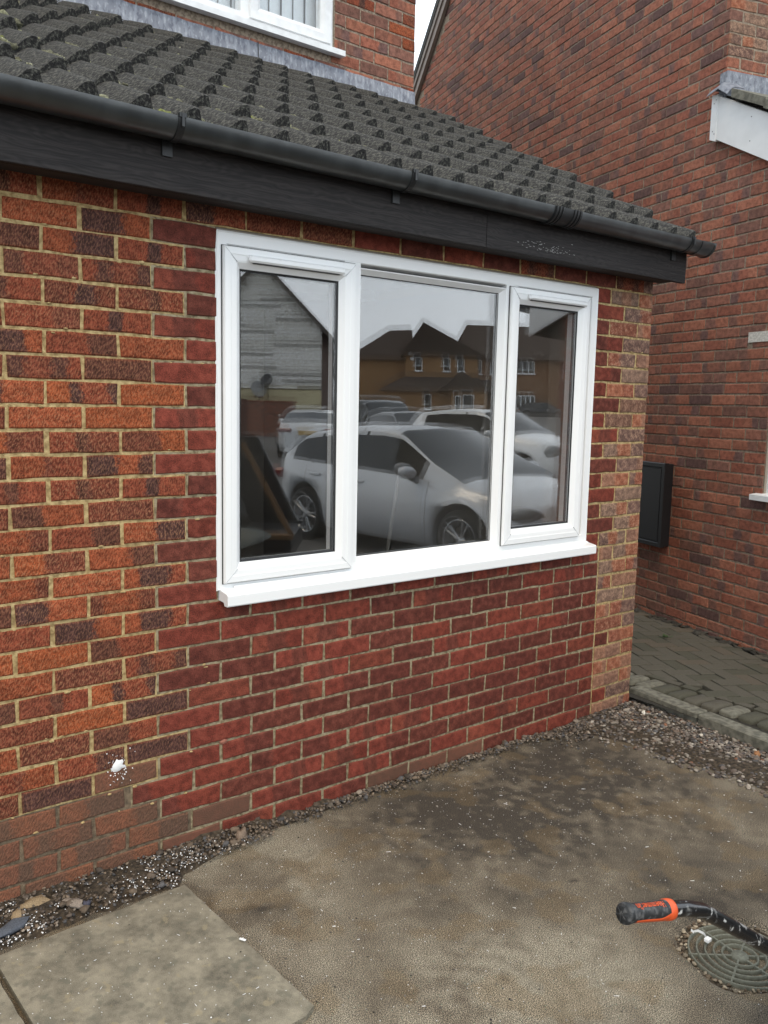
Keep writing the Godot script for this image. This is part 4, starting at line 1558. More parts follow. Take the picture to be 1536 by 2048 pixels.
# =====================================================================  passage paving
func path() -> void:
	var p := thing("path", "passage paved with grey herringbone blocks between the two houses", "")
	p.set_meta("kind", "structure")
	p.rotation.z = -0.03
	var st := mb()
	# sand bed between kerb and neighbouring wall
	st.set_smooth_group(0xFFFFFFFF)
	quad(st, Vector3(0.0, -0.026, 3.4), Vector3(3.2, -0.026, 3.4), Vector3(3.2, -0.026, -7.0), Vector3(0.0, -0.026, -7.0))
	obj("paving_bed", st, textured(0.022, 0.019, 0.013, 0.4, 0.06, 3.0, 0.95, 131), p)
	var meshes := []
	for i in 8:
		st = mb()
		var l := 0.0958
		var w := 0.0458
		var h := rng.randf_range(-0.0012, 0.0012)
		cbox(st, Vector3(-l, -0.05, -w), Vector3(l, h, w), 0.003)
		st.generate_normals()
		meshes.append(st.commit())
	var u := Vector2(cos(deg_to_rad(28.0)), sin(deg_to_rad(28.0)))
	var v := Vector2(-u.y, u.x)
	var wall_n := Vector2(-0.9537, -0.3007)
	var wall_p := Vector2(1.69, -0.70)
	var list := []
	for i in range(-34, 48):
		for j in range(-34, 48):
			# herringbone: each step of the stair holds one block along u and one along v
			var cell := posmod(i - j, 4)
			var c := Vector2.ZERO
			var turn := 0.0
			if cell == 0:
				c = (u * (i + 1.0) + v * (j + 0.5)) * 0.1
				turn = -atan2(u.y, u.x)
			elif cell == 3:
				c = (u * (i + 0.5) + v * (j + 1.0)) * 0.1
				turn = -atan2(v.y, v.x)
			else:
				continue
			var wd := (c - wall_p).dot(wall_n)
			if wd < 0.06 or wd > 2.2 or c.x < 0.395 - 0.02 * c.y or c.y > 3.3 or c.y < -2.6: continue
			list.append([c, turn, (Vector3(c.x, 0, c.y) - cam_pos).length()])
	list.sort_custom(func(a, b): return a[2] < b[2])
	var more := mb()
	for k in range(300, list.size()):
		var e: Array = list[k]
		more.append_from(meshes[k % 8], 0, Transform3D(Basis(Vector3.UP, e[1]), Vector3(e[0].x, -0.001, e[0].y)))
	if list.size() > 300:
		node("paving_blocks", more.commit(), M.paver, p).set_meta("kind", "stuff")
		list.resize(300)
	for e in list:
		var o := node("paver", meshes[rng.randi() % 8], [M.paver, M.paver, M.paver_green, M.paver_brown][rng.randi() % 4], p)
		o.transform = Transform3D(Basis.from_euler(Vector3(rng.randf_range(-0.008, 0.008), e[1] + rng.randf_range(-0.01, 0.01), rng.randf_range(-0.008, 0.008))), Vector3(e[0].x, rng.randf_range(-0.003, 0.001), e[0].y))
	# soldier course of worn blocks behind the kerb
	for i in 50:
		st = mb()
		var z := -1.9 + i * 0.103
		var rough := 1.0 + 0.6 * rng.randf()
		var l := rng.randf_range(0.088, 0.1)
		st.set_smooth_group(1)
		var outline := []
		for k in 16:
			var a := TAU * k / 16.0
			var px := signf(cos(a)) * pow(absf(cos(a)), 0.33) * l
			var pz := signf(sin(a)) * pow(absf(sin(a)), 0.33) * 0.046
			outline.append(Vector3(px * rng.randf_range(0.95, 1.0), 0, pz * rng.randf_range(0.93, 1.0)))
		var mid := Vector3(0, 0.002, 0)
		for k in 16:
			var k2 := (k + 1) % 16
			var i0: Vector3 = outline[k] * 0.86 + Vector3(0, 0.001, 0)
			var i1: Vector3 = outline[k2] * 0.86 + Vector3(0, 0.001, 0)
			tri(st, mid, i1, i0)
			quad(st, i0, i1, outline[k2] - Vector3(0, 0.007 * rough, 0), outline[k] - Vector3(0, 0.007 * rough, 0))
			quad(st, outline[k] - Vector3(0, 0.007 * rough, 0), outline[k2] - Vector3(0, 0.007 * rough, 0), outline[k2] - Vector3(0, 0.04, 0), outline[k] - Vector3(0, 0.04, 0))
		var o := obj("edge_paver", st, [M.paver, M.paver_green, M.kerb][rng.randi() % 3], p)
		o.transform = Transform3D(Basis.from_euler(Vector3(rng.randf_range(-0.02, 0.02), rng.randf_range(-0.13, -0.02), rng.randf_range(-0.02, 0.01))), Vector3(0.262 - z * 0.02, rng.randf_range(-0.006, -0.001), z))
	# cut blocks filling between the soldier course and the herringbone
	for i in 45:
		st = mb()
		var z := -1.6 + i * 0.108
		var w := rng.randf_range(0.035, 0.05)
		prism(st, [Vector2(-0.028, -0.048), Vector2(w - 0.01, -0.04), Vector2(w * 0.6, 0.046), Vector2(-0.03, 0.043)], 0.0, 0.03, Transform3D(Basis(Vector3(1, 0, 0), Vector3(0, 0, -1), Vector3(0, 1, 0)), Vector3(0.386 - z * 0.02, -0.0325, z)))
		obj("cut_paver", st, [M.paver, M.paver_green][rng.randi() % 2], p)
	# kerb of edging blocks
	var kb := thing("kerb", "low concrete edging between the paved passage and the gravel", "")
	kb.set_meta("kind", "structure")
	for i in 8:
		st = mb()
		var z0 := -0.045 + 0.455 * i
		cbox(st, Vector3(-0.045, -0.2, 0.002), Vector3(0.045, 0.0, 0.453), 0.006)
		var o := obj("kerb_block", st, M.kerb, kb)
		o.position = Vector3(0.118 - 0.135 * (z0 + 0.1), rng.randf_range(-0.002, 0.002), z0)
		o.rotation.y = -0.135
	# ragged mortar and soil along the foot of the neighbouring wall
	var xfs := []
	var cols := []
	for i in 260:
		var s := rng.randf_range(-1.6, 2.2)
		var q := wall_p + Vector2(0.3007, -0.9537) * s + wall_n * absf(rng.randfn(0.02, 0.03))
		var r := rng.randf_range(0.008, 0.028)
		xfs.append(Transform3D(rnd_basis(Vector3(r * 1.5, r * 0.8, r)), Vector3(q.x, -0.03 * q.x - 0.005, q.y)))
		var k := rng.randf_range(0.02, 0.06)
		cols.append(Color(k, k * 0.92, k * 0.75))
	multi("wall_foot_debris", lump_mesh(9, 0.6, 0.4), M.stone, xfs, cols, "dark crumbled mortar and soil along the foot of the neighbouring wall", "debris")
	# a weed in the joints
	var weed := thing("weed", "small green weed growing in the paving joints by the far wall", "weed", Vector3(1.27, -0.04, -0.62))
	st = mb()
	for i in 26:
		var a := rng.randf() * TAU
		var l := rng.randf_range(0.02, 0.05)
		var d := Vector3(cos(a), rng.randf_range(0.1, 0.5), sin(a)).normalized()
		var sd := d.cross(Vector3.UP).normalized() * 0.005
		var b := Vector3(rng.randf_range(-0.03, 0.03), 0, rng.randf_range(-0.03, 0.03))
		quad(st, b - sd * 0.3, b + sd * 0.3, b + d * l * 0.6 + sd, b + d * l * 0.6 - sd)
		tri(st, b + d * l * 0.6 - sd, b + d * l * 0.6 + sd, b + d * l)
	obj("leaves", st, mat(0.04, 0.085, 0.02, 0.7), weed)

# =====================================================================  clutter near the camera
func clutter() -> void:
	var bs := mb()
	# two paving slabs: fine cement grain over broad weathering, and a few lichen spots
	var fine: ImageTexture = slab_tex()
	M.slab.albedo_texture = fine
	M.slab.uv1_scale = Vector3.ONE
	bump(M.slab, M.grit[1], 0.1)
	for s in [[-2.70, 0.0, "stained grey concrete paving slab in the lower left beside the driveway"], [-3.312, 1.0, "second paving slab cut off at the left edge of the picture"]]:
		var t := thing("paving_slab", s[2], "paving slab", Vector3(s[0], -0.05, 0.222), 0.0, "concrete paving slabs")
		t.rotation.y = 0.035
		bs = mb()
		slab(bs, 0.6, 0.745)
		obj("slab", bs, M.slab, t)
	# loose stones of the gravel bed
	var xfs := []
	var cols := []
	var tones := [Color(0.10, 0.083, 0.07), Color(0.15, 0.125, 0.105), Color(0.07, 0.06, 0.056), Color(0.19, 0.165, 0.135), Color(0.11, 0.085, 0.07), Color(0.09, 0.086, 0.086), Color(0.145, 0.105, 0.08), Color(0.27, 0.235, 0.195)]
	for i in 9500:
		var z := rng.randf_range(0.0, 1.9)
		var w := gravel_edge(z)
		var x := rng.randf_range(w - 0.05, 0.075 - 0.135 * z)
		if x < w + 0.08 and rng.randf() < 0.6: continue
		var r := rng.randf_range(0.0038, 0.0105)
		if rng.randf() < 0.05: r *= 1.5
		xfs.append(Transform3D(rnd_basis(Vector3(r * rng.randf_range(0.8, 1.5), r * 0.7, r)), Vector3(x, -0.058 + rng.randf_range(-0.008, 0.008) - 0.02 * (1.0 - smoothstep(0.0, 0.25, x - w)), z)))
		var c: Color = tones[rng.randi() % 8]
		var k := rng.randf()
		if k < 0.02: c = Color(0.44, 0.40, 0.34)
		elif k < 0.032: c = Color(0.2, 0.09, 0.05)
		cols.append(c * rng.randf_range(0.75, 1.3))
	multi("gravel", lump_mesh(3, 0.75, 0.22), M.stone, xfs, cols, "mixed brown and white gravel between the driveway and the kerb", "gravel")
	# crumbs of mortar and rubble along the wall
	xfs = []
	cols = []
	for i in 4200:
		var x := rng.randf_range(-3.6, -0.25)
		var z := absf(rng.randfn(0.0, 0.03)) + 0.008
		var r := rng.randf_range(0.0012, 0.0052) * (1.0 if rng.randf() < 0.96 else 2.4)
		if x < -2.3:
			z = rng.randf_range(0.0, 0.2 if x < -2.69 else 0.12)
		elif x > -0.75:
			z *= 2.6
		elif rng.randf() < 0.35: continue
		xfs.append(Transform3D(rnd_basis(Vector3(r * 1.3, r, r)), Vector3(x, (-0.055 if x < -2.3 else -0.072) + r * 0.5 + maxf(0.0, 0.016 - z * 0.1), z)))
		var k := rng.randf_range(0.5, 1.5)
		cols.append([Color(0.115, 0.088, 0.066), Color(0.16, 0.12, 0.085), Color(0.09, 0.07, 0.055), Color(0.2, 0.165, 0.13), Color(0.075, 0.072, 0.072)][rng.randi() % 5] * k)
	multi("rubble_crumbs", lump_mesh(4, 0.8, 0.45), M.stone, xfs, cols, "brown crumbs of mortar and rubble along the foot of the wall", "rubble")
	# white polystyrene beads, thick by the left wall, and white shavings blown about
	xfs = []
	for i in 1400:
		var x := -3.35 + rng.randf() * 0.95
		var z := rng.randf_range(0.015, 0.21)
		var cl := sin(x * 11.0) + sin(x * 23.0 + z * 31.0)
		if cl + 0.6 * sin(x * 57.0) < rng.randf_range(-0.6, 1.9): continue
		if x > -2.69: z = rng.randf_range(0.02, 0.15)
		var r := rng.randf_range(0.0010, 0.0024)
		xfs.append(Transform3D(rnd_basis(Vector3(r * rng.randf_range(1, 1.8), r, r)), Vector3(x, -0.042 - z * 0.06 + rng.randf_range(-0.004, 0.007), z)))
	for i in 1700:
		var x := rng.randf_range(-3.5, -0.5)
		var z := 0.05 + absf(rng.randfn(0.5, 0.6))
		if z > 2.2: continue
		var y := drive_y(x, z)
		if x < -2.70 + 0.03 * z and z > 0.21: y = -0.049
		elif z < 0.22 and x < -2.4: y = -0.047
		var r := rng.randf_range(0.0005, 0.0012)
		var l := r * (rng.randf_range(1.0, 2.0) if rng.randf() < 0.9 else rng.randf_range(3.0, 9.0))
		if rng.randf() < 0.03: r *= 2.0
		xfs.append(Transform3D(Basis(Vector3.UP, rng.randf() * TAU) * Basis.from_scale(Vector3(l, r * 0.8, r)), Vector3(x, y + r * 0.5, z)))
	multi("white_beads", lump_mesh(8, 0.8, 0.3), M.bead, xfs, [], "white polystyrene beads and shavings scattered on the ground by the wall", "debris")
	# dark grit on the drive
	xfs = []
	cols = []
	for i in 1400:
		var x := rng.randf_range(-3.3, -0.5)
		var z := 0.06 + rng.randf() * 1.9
		var y := drive_y(x, z)
		if x < -2.70 + 0.03 * z and z > 0.21:
			if rng.randf() < 0.85: continue
			y = -0.05
		elif x < -2.69: continue
		var r := rng.randf_range(0.0012, 0.0032)
		xfs.append(Transform3D(rnd_basis(Vector3(r * 1.4, r * 0.7, r)), Vector3(x, y + r * 0.3, z)))
		var k := rng.randf_range(0.03, 0.3)
		cols.append(Color(k, k * 0.9, k * 0.75))
	multi("loose_grit", lump_mesh(12, 0.7, 0.3), M.stone, xfs, cols, "loose grit and small stones lying on the driveway", "grit")
	# single pieces one can name
	stone("slate_piece", "flat blue grey slate piece at the left end of the soil strip", Vector3(-3.235, -0.046, 0.145), Vector3(0.05, 0.012, 0.026), Color(0.085, 0.095, 0.115), 0.3, 21)
	stone("slate_piece", "small dark slate chip on the soil strip beside the slab edge", Vector3(-3.0, -0.047, 0.15), Vector3(0.014, 0.01, 0.012), Color(0.06, 0.06, 0.085), 0.5, 22)
	stone("mortar_lump", "sandy flat mortar lump against the foot of the left wall", Vector3(-3.13, -0.046, 0.055), Vector3(0.05, 0.014, 0.03), Color(0.26, 0.19, 0.11), 0.2, 23)
	stone("mortar_lump", "second sandy mortar lump nearer the left edge, by the slate", Vector3(-3.19, -0.047, 0.085), Vector3(0.03, 0.014, 0.02), Color(0.3, 0.22, 0.13), 1.2, 24)
	stone("mortar_lump", "upright brown mortar lump at the wall foot right of the slab corner", Vector3(-2.41, -0.045, 0.07), Vector3(0.024, 0.03, 0.018), Color(0.2, 0.145, 0.105), 0.6, 25)
	stone("concrete_piece", "pale oblong concrete fragment lying across the soil strip", Vector3(-3.03, -0.045, 0.125), Vector3(0.016, 0.011, 0.045), Color(0.24, 0.2, 0.165), 0.5, 26)
	stone("tile_fragment", "cream stone chip lying on the roof tiles above the gutter", Vector3(-1.205, 2.447, -0.02), Vector3(0.042, 0.016, 0.014), Color(0.36, 0.32, 0.2), 0.1, 27)
	stone("tile_fragment", "whitish stone chip caught at the gutter edge of the roof", Vector3(-1.18, 2.392, 0.115), Vector3(0.032, 0.013, 0.014), Color(0.5, 0.49, 0.47), 0.0, 28)
	stone("pebble", "white pebble lying against the kerb on the gravel", Vector3(-0.10, -0.045, 0.16), Vector3(0.016, 0.01, 0.01), Color(0.62, 0.58, 0.5), 0.4, 29)
	stone("pebble", "rusty orange pebble in the gravel near the right edge", Vector3(-0.12, -0.048, 0.79), Vector3(0.022, 0.012, 0.015), Color(0.3, 0.14, 0.06), 0.2, 30)
	var chip := thing("plastic_offcut", "small white plastic offcut on the edge of the paving slab", "offcut", Vector3(-2.698, -0.047, 0.6), 0.5)
	bs = mb()
	cbox(bs, Vector3(-0.004, 0, -0.011), Vector3(0.004, 0.004, 0.011), 0.0015)
	obj("strip", bs, M.upvc, chip)
	drain()
	barrow()

func slab_tex() -> ImageTexture:
	var s := 1024
	var n1 := noise(0.004, 4, 201)
	var n2 := noise(0.02, 4, 202)
	var n3 := noise(0.2, 2, 203)
	var n4 := noise(0.007, 3, 204)
	var out := PackedByteArray()
	out.resize(s * s * 3)
	for y in s:
		for x in s:
			var v := 0.195 * (1.0 + n1.get_noise_2d(x, y) * 0.42 + n2.get_noise_2d(x, y) * 0.22 + n3.get_noise_2d(x, y) * 0.3)
			var c := Color(v * 1.1, v * 0.99, v * 0.74)
			var q := n4.get_noise_2d(x, y) + n3.get_noise_2d(x * 0.5, y * 0.5) * 0.12
			if q > 0.6: c = c.lerp(Color(0.32, 0.27, 0.17), clampf((q - 0.6) * 5.0, 0, 0.5))
			if q < -0.45: c = c.lerp(Color(0.13, 0.125, 0.095), clampf((-q - 0.45) * 3.0, 0, 0.6))
			c = c.linear_to_srgb()
			var i := (y * s + x) * 3
			out[i] = int(clampf(c.r, 0, 1) * 255)
			out[i + 1] = int(clampf(c.g, 0, 1) * 255)
			out[i + 2] = int(clampf(c.b, 0, 1) * 255)
	return ImageTexture.create_from_image(Image.create_from_data(s, s, false, Image.FORMAT_RGB8, out))

func slab(st: SurfaceTool, w: float, d: float) -> void:
	# origin at the back right corner; slightly worn edges
	var nx := 14
	var nz := 18
	var f := func(i: int, j: int) -> Vector3:
		var x := -w * (1.0 - float(i) / nx)
		var z := d * float(j) / nz
		if i == 0: x += 0.003
		if i == nx: x -= 0.003
		var y := 0.0
		if i == 0 or i == nx or j == 0 or j == nz: y -= 0.004
		if i >= nx - 1 and j >= nz - 1: z -= 0.02 * (1 if i == nx else 0)
		return Vector3(x + 0.0015 * sin(z * 61.0) * (1.0 if i == nx else 0.0), y, z + 0.0015 * sin(x * 53.0) * (1.0 if j == 0 else 0.0))
	st.set_smooth_group(1)
	for i in nx:
		for j in nz:
			var uv := func(a: int, b: int) -> Vector2: return Vector2(float(a) / nx * 0.6, float(b) / nz * 0.745) * 1.3
			quad(st, f.call(i, j + 1), f.call(i + 1, j + 1), f.call(i + 1, j), f.call(i, j), uv.call(i, j + 1), uv.call(i + 1, j + 1), uv.call(i + 1, j), uv.call(i, j))
	st.set_smooth_group(0xFFFFFFFF)
	var dn := Vector3(0, -0.05, 0)
	for i in nx:
		quad(st, f.call(i, nz) + dn, f.call(i + 1, nz) + dn, f.call(i + 1, nz), f.call(i, nz))
		quad(st, f.call(i + 1, 0) + dn, f.call(i, 0) + dn, f.call(i, 0), f.call(i + 1, 0))
	for j in nz:
		quad(st, f.call(nx, j + 1) + dn, f.call(nx, j) + dn, f.call(nx, j), f.call(nx, j + 1))
		quad(st, f.call(0, j) + dn, f.call(0, j + 1) + dn, f.call(0, j + 1), f.call(0, j))

func stone(called: String, label: String, at: Vector3, size: Vector3, c: Color, turn: float, sd: int) -> void:
	var o := node(called, lump_mesh(sd, 1.0, 0.35), textured(c.r, c.g, c.b, 0.3, 0.08, 8.0, 0.9, sd), self)
	o.transform = Transform3D(Basis(Vector3.UP, turn) * Basis.from_scale(size), at)
	tag(o, label, called.replace("_", " "))

func drain() -> void:
	var t := thing("drain_cover", "round grey plastic drain grate of concentric rings sunk in the driveway", "drain cover", DRAIN + Vector3(0, -0.034, 0), 0.35)
	var pl := textured(0.15, 0.152, 0.118, 0.25, 0.05, 6.0, 0.75, 141)
	var st := mb()
	for r in [0.146, 0.122, 0.098, 0.074, 0.05, 0.0]:
		if r == 0.0: continue
		lathe(st, [[r, -0.02], [r + 0.0035, -0.02], [r + 0.0035, 0.018], [r + 0.002, 0.02], [r, 0.02], [r - 0.0022, 0.018], [r - 0.0022, -0.02]], 56)
	lathe(st, [[0.0262, -0.02], [0.0262, 0.014], [0.022, 0.02], [0.0, 0.02]], 28)
	obj("grate", st, pl, t)
	for i in 6:
		st = mb()
		cbox(st, Vector3(0.024, -0.012, -0.0032), Vector3(0.153, 0.0172, 0.0032), 0.001, Transform3D(Basis(Vector3.UP, TAU * i / 6.0), Vector3.ZERO))
		obj("spoke", st, pl, t)
	st = mb()
	lathe(st, [[0.185, -0.012], [0.178, 0.010], [0.17, 0.012], [0.162, 0.002], [0.160, -0.03]], 48)
	lathe(st, [[0.16, -0.0135], [0.0, -0.0135]], 40)
	obj("gully", st, M.soil, t)
	var scrap := thing("tape_scrap", "curled scrap of white plastic strip lying on the drain grate", "scrap", DRAIN + Vector3(-0.035, -0.004, -0.115), 0.0)
	st = mb()
	cbox(st, Vector3(-0.012, 0.0, 0.022), Vector3(0.008, 0.012, 0.038), 0.002)
	ribbon(st, [Vector3(0.0, 0.006, 0.026), Vector3(0.008, 0.012, 0.01), Vector3(0.006, 0.012, -0.008), Vector3(-0.004, 0.01, -0.016), Vector3(-0.012, 0.012, -0.012), Vector3(-0.014, 0.016, -0.02)], Vector3(0.0, 0.004, 0.0))
	obj("strip", st, M.upvc, scrap)
	var xfs := []
	var cols := []
	for i in 420:
		var a := rng.randf() * TAU
		var r := rng.randf_range(0.15, 0.2) if i > 90 else rng.randf_range(0.02, 0.145)
		var s := rng.randf_range(0.002, 0.006)
		xfs.append(Transform3D(rnd_basis(Vector3(s * 1.4, s, s)), DRAIN + Vector3(cos(a) * r, (-0.022 if i > 90 else -0.036) + s * 0.3, sin(a) * r)))
		var k := rng.randf_range(0.5, 1.6)
		cols.append([Color(0.1, 0.07, 0.045), Color(0.16, 0.12, 0.08), Color(0.3, 0.25, 0.18)][mini(rng.randi() % 4, 2)] * k)
	multi("drain_grit", lump_mesh(6, 0.8, 0.4), M.stone, xfs, cols, "brown grit and silt caught in the round drain recess", "grit")

func ribbon(st: SurfaceTool, pts: Array, up: Vector3) -> void:
	for i in pts.size() - 1:
		quad(st, pts[i] - up, pts[i + 1] - up, pts[i + 1] + up, pts[i] + up)
		var o := Vector3(0.0008, 0, 0.0008)
		quad(st, pts[i + 1] - up + o, pts[i] - up + o, pts[i] + up + o, pts[i + 1] + up + o)

func barrow() -> void:
	var at := Vector3(-1.75, -0.075, 2.2)
	var t := thing("wheelbarrow", "wheelbarrow with a scuffed black tube handle and black and orange grip", "wheelbarrow", at)
	var scuffed := mat(1, 1, 1, 0.3)
	scuffed.albedo_texture = ntex(0.03, 5, 151, [[0.0, Color(0.009, 0.009, 0.01)], [0.70, Color(0.014, 0.014, 0.015)], [0.78, Color(0.05, 0.05, 0.05)], [0.84, Color(0.6, 0.6, 0.58)]], 512)
	tp(scuffed, 1.6)
	scuffed.roughness = 0.18
	var grip := mat(1, 1, 1, 0.6)
	grip.albedo_texture = ntex(0.04, 4, 152, [[0.0, Color(0.011, 0.012, 0.013)], [0.55, Color(0.016, 0.017, 0.018)], [0.8, Color(0.1, 0.1, 0.1)]], 256)
	tp(grip, 6.0)
	var orange := mat(0.62, 0.085, 0.018, 0.5)
	# the two handles run from the grips under the tray to the axle
	var run := [Vector3(-2.722, 0.7125, 1.903), Vector3(-2.613, 0.688, 1.920), Vector3(-2.575, 0.678, 1.924), Vector3(-2.528, 0.659, 1.9275), Vector3(-2.49, 0.635, 1.932), Vector3(-2.443, 0.603, 1.939), Vector3(-2.335, 0.527, 1.958), Vector3(-2.16, 0.40, 1.985), Vector3(-2.05, 0.33, 2.0), Vector3(-1.9, 0.29, 2.015), Vector3(-1.5, 0.22, 2.09), Vector3(-1.12, 0.12, 2.17)]
	for s in 2:
		var pts := []
		for p in run:
			var q: Vector3 = p
			if s == 1:
				var axis_z: float = 2.235 + (q.x + 1.5) * 0.03
				q.z = 2.0 * axis_z - q.z
			pts.append(q - at)
		var st := mb()
		tube(st, pts.slice(1), 0.0138, 16)
		var h := obj("handle", st, scuffed, t)
		# rubber grip
		var a: Vector3 = pts[0]
		var d: Vector3 = (pts[1] - pts[0]).normalized()
		var L: float = pts[0].distance_to(pts[1])
		var bx := Basis(d, Vector3.UP.cross(d).normalized().cross(d).normalized() * -1.0, Vector3.ZERO)
		var up := (Vector3.UP - d * d.dot(Vector3.UP)).normalized()
		bx = Basis(d, up, d.cross(up))
		var xf := Transform3D(bx, a)
		# lathe axis y -> d
		var lx := Transform3D(Basis(up, d, up.cross(d)), a)
		st = mb()
		lathe(st, [[0.0, -0.001], [0.011, -0.001], [0.0115, 0.001], [0.0145, 0.001], [0.0168, 0.003], [0.0176, 0.007], [0.0168, 0.014], [0.0152, 0.021], [0.0149, 0.045], [0.0154, 0.07], [0.0164, L - 0.010], [0.0164, L], [0.013, L + 0.001]], 28, lx)
		st.set_smooth_group(0xFFFFFFFF)
		for k in 3:
			cbox(st, Vector3(-0.0125, -0.003, -0.0012), Vector3(0.0125, 0.0, 0.0012), 0.0004, lx * Transform3D(Basis(Vector3.UP, PI * k / 3.0), Vector3.ZERO))
		var g := obj("grip", st, grip, t)
		# orange collar and the band along its underside
		st = mb()
		lathe(st, [[0.0158, L - 0.014], [0.0173, L - 0.012], [0.0178, L - 0.003], [0.017, L + 0.002], [0.013, L + 0.003]], 28, lx)
		st.set_smooth_group(1)
		for k in 14:
			for j in 10:
				var q := []
				for e in [[k, j], [k + 1, j], [k + 1, j + 1], [k, j + 1]]:
					var x: float = lerpf(0.022, L - 0.009, e[0] / 14.0)
					var wide: float = 0.42 + 0.75 * pow(smoothstep(0.6, 1.0, e[0] / 14.0), 1.5)
					# angle measured from straight down, towards the viewer's side
					var ang: float = lerpf(-wide, wide, e[1] / 10.0) + 0.78
					var r: float = 0.0156 + 0.0012 * smoothstep(0.02, 0.1, x)
					if e[1] == 0 or e[1] == 10: r -= 0.0012
					q.append(xf * Vector3(x, -cos(ang) * r, sin(ang) * r))
				quad(st, q[0], q[1], q[2], q[3])
		obj("orange_band", st, orange, g)
		if s == 0:
			lettering(g, xf, L, orange)
	# tray
	var st := mb()
	var tilt := Basis(Vector3.UP, -0.06)
	var rings := []
	for lv in [[0.0, 0.30, 0.17, 0.30], [0.12, 0.40, 0.24, 0.42], [0.27, 0.52, 0.31, 0.60], [0.285, 0.545, 0.335, 0.62], [0.275, 0.555, 0.345, 0.63]]:
		var ring := []
		for k in 36:
			var a := TAU * k / 36.0
			var c := cos(a)
			var sx: float = lv[3] if c > 0 else lv[1]
			var p := Vector3(signf(c) * pow(absf(c), 0.7) * sx, lv[0], signf(sin(a)) * pow(absf(sin(a)), 0.7) * lv[2])
			p.y += 0.05 * smoothstep(0.0, 0.6, p.x) * lv[0] / 0.27
			ring.append(tilt * p + Vector3(-1.62, 0.33, 2.18) - at)
		rings.append(ring)
	st.set_smooth_group(1)
	for i in 4:
		for k in 36:
			var k2 := (k + 1) % 36
			quad(st, rings[i][k2], rings[i][k], rings[i + 1][k], rings[i + 1][k2])
			quad(st, rings[i][k] + Vector3(0, 0.003, 0), rings[i][k2] + Vector3(0, 0.003, 0), rings[i + 1][k2] + Vector3(0, 0.003, 0), rings[i + 1][k] + Vector3(0, 0.003, 0))
	for k in range(1, 35):
		tri(st, rings[0][0] + Vector3(0, 0.003, 0), rings[0][k + 1] + Vector3(0, 0.003, 0), rings[0][k] + Vector3(0, 0.003, 0))
		tri(st, rings[0][0], rings[0][k], rings[0][k + 1])
	obj("tray", st, textured(0.05, 0.06, 0.05, 0.5, 0.03, 3.0, 0.5, 153), t)
	var wheel_xf := Transform3D(Basis(Vector3.RIGHT, PI / 2), Vector3(-1.02, 0.13, 2.21) - at)
	st = mb()
	lathe(st, [[0.10, -0.035], [0.16, -0.042], [0.195, -0.025], [0.2, 0.0], [0.195, 0.025], [0.16, 0.042], [0.10, 0.035]], 32, wheel_xf)
	var wh := obj("wheel", st, M.tyre, t)
	st = mb()
	lathe(st, [[0.0, -0.045], [0.03, -0.045], [0.035, -0.02], [0.1, -0.03], [0.1, 0.03], [0.035, 0.02], [0.03, 0.045], [0.0, 0.045]], 24, wheel_xf)
	obj("rim", st, M.rim, wh)
	for s in [-0.22, 0.22]:
		st = mb()
		var b := Vector3(-1.98, 0.32, 2.2 + s) - at
		tube(st, [b, b + Vector3(0.02, -0.37, 0.03 * signf(s)), b + Vector3(0.06, -0.39, 0.03 * signf(s)), b + Vector3(0.3, -0.08, 0.0)], 0.013, 10)
		obj("leg", st, scuffed, t)

func lettering(parent: Node, xf: Transform3D, L: float, mt: Material) -> void:
	var tm := TextMesh.new()
	tm.text = "Haemmerlin"
	var f := SystemFont.new()
	f.font_names = PackedStringArray(["Droid Sans"])
	f.font_weight = 400
	tm.font = f
	tm.font_size = 30
	tm.pixel_size = 0.0005
	tm.depth = 0.0006
	tm.horizontal_alignment = HORIZONTAL_ALIGNMENT_CENTER
	var ar: Array = tm.surface_get_arrays(0)
	if ar.is_empty():
		return
	var v: PackedVector3Array = ar[Mesh.ARRAY_VERTEX]
	var box_ := tm.get_aabb()
	var k := (L - 0.048) / maxf(box_.size.x, 1e-4)
	var out := PackedVector3Array()
	var nrm := PackedVector3Array()
	var n: PackedVector3Array = ar[Mesh.ARRAY_NORMAL]
	for i in v.size():
		var p := v[i] - box_.get_center()
		# turned half round: it reads from the collar towards the end of the grip
		var x := 0.024 + (L - 0.048) * 0.5 - p.x * k
		var ang := 0.42 + p.y * k * 1.2 / 0.0156      # from the top towards the camera side
		var r := 0.0156 + 0.0010 * smoothstep(0.04, 0.1, x) + p.z
		out.append(xf * Vector3(x, cos(ang) * r, -sin(ang) * r * -1.0))
		var q := Vector3(-n[i].x, cos(ang) * n[i].z - sin(ang) * n[i].y, sin(ang) * n[i].z + cos(ang) * n[i].y)
		nrm.append((xf.basis * q).normalized())
	var arr := []
	arr.resize(Mesh.ARRAY_MAX)
	arr[Mesh.ARRAY_VERTEX] = out
	arr[Mesh.ARRAY_NORMAL] = nrm
	arr[Mesh.ARRAY_INDEX] = ar[Mesh.ARRAY_INDEX]
	var m := ArrayMesh.new()
	m.add_surface_from_arrays(Mesh.PRIMITIVE_TRIANGLES, arr)
	node("lettering", m, mt, parent)

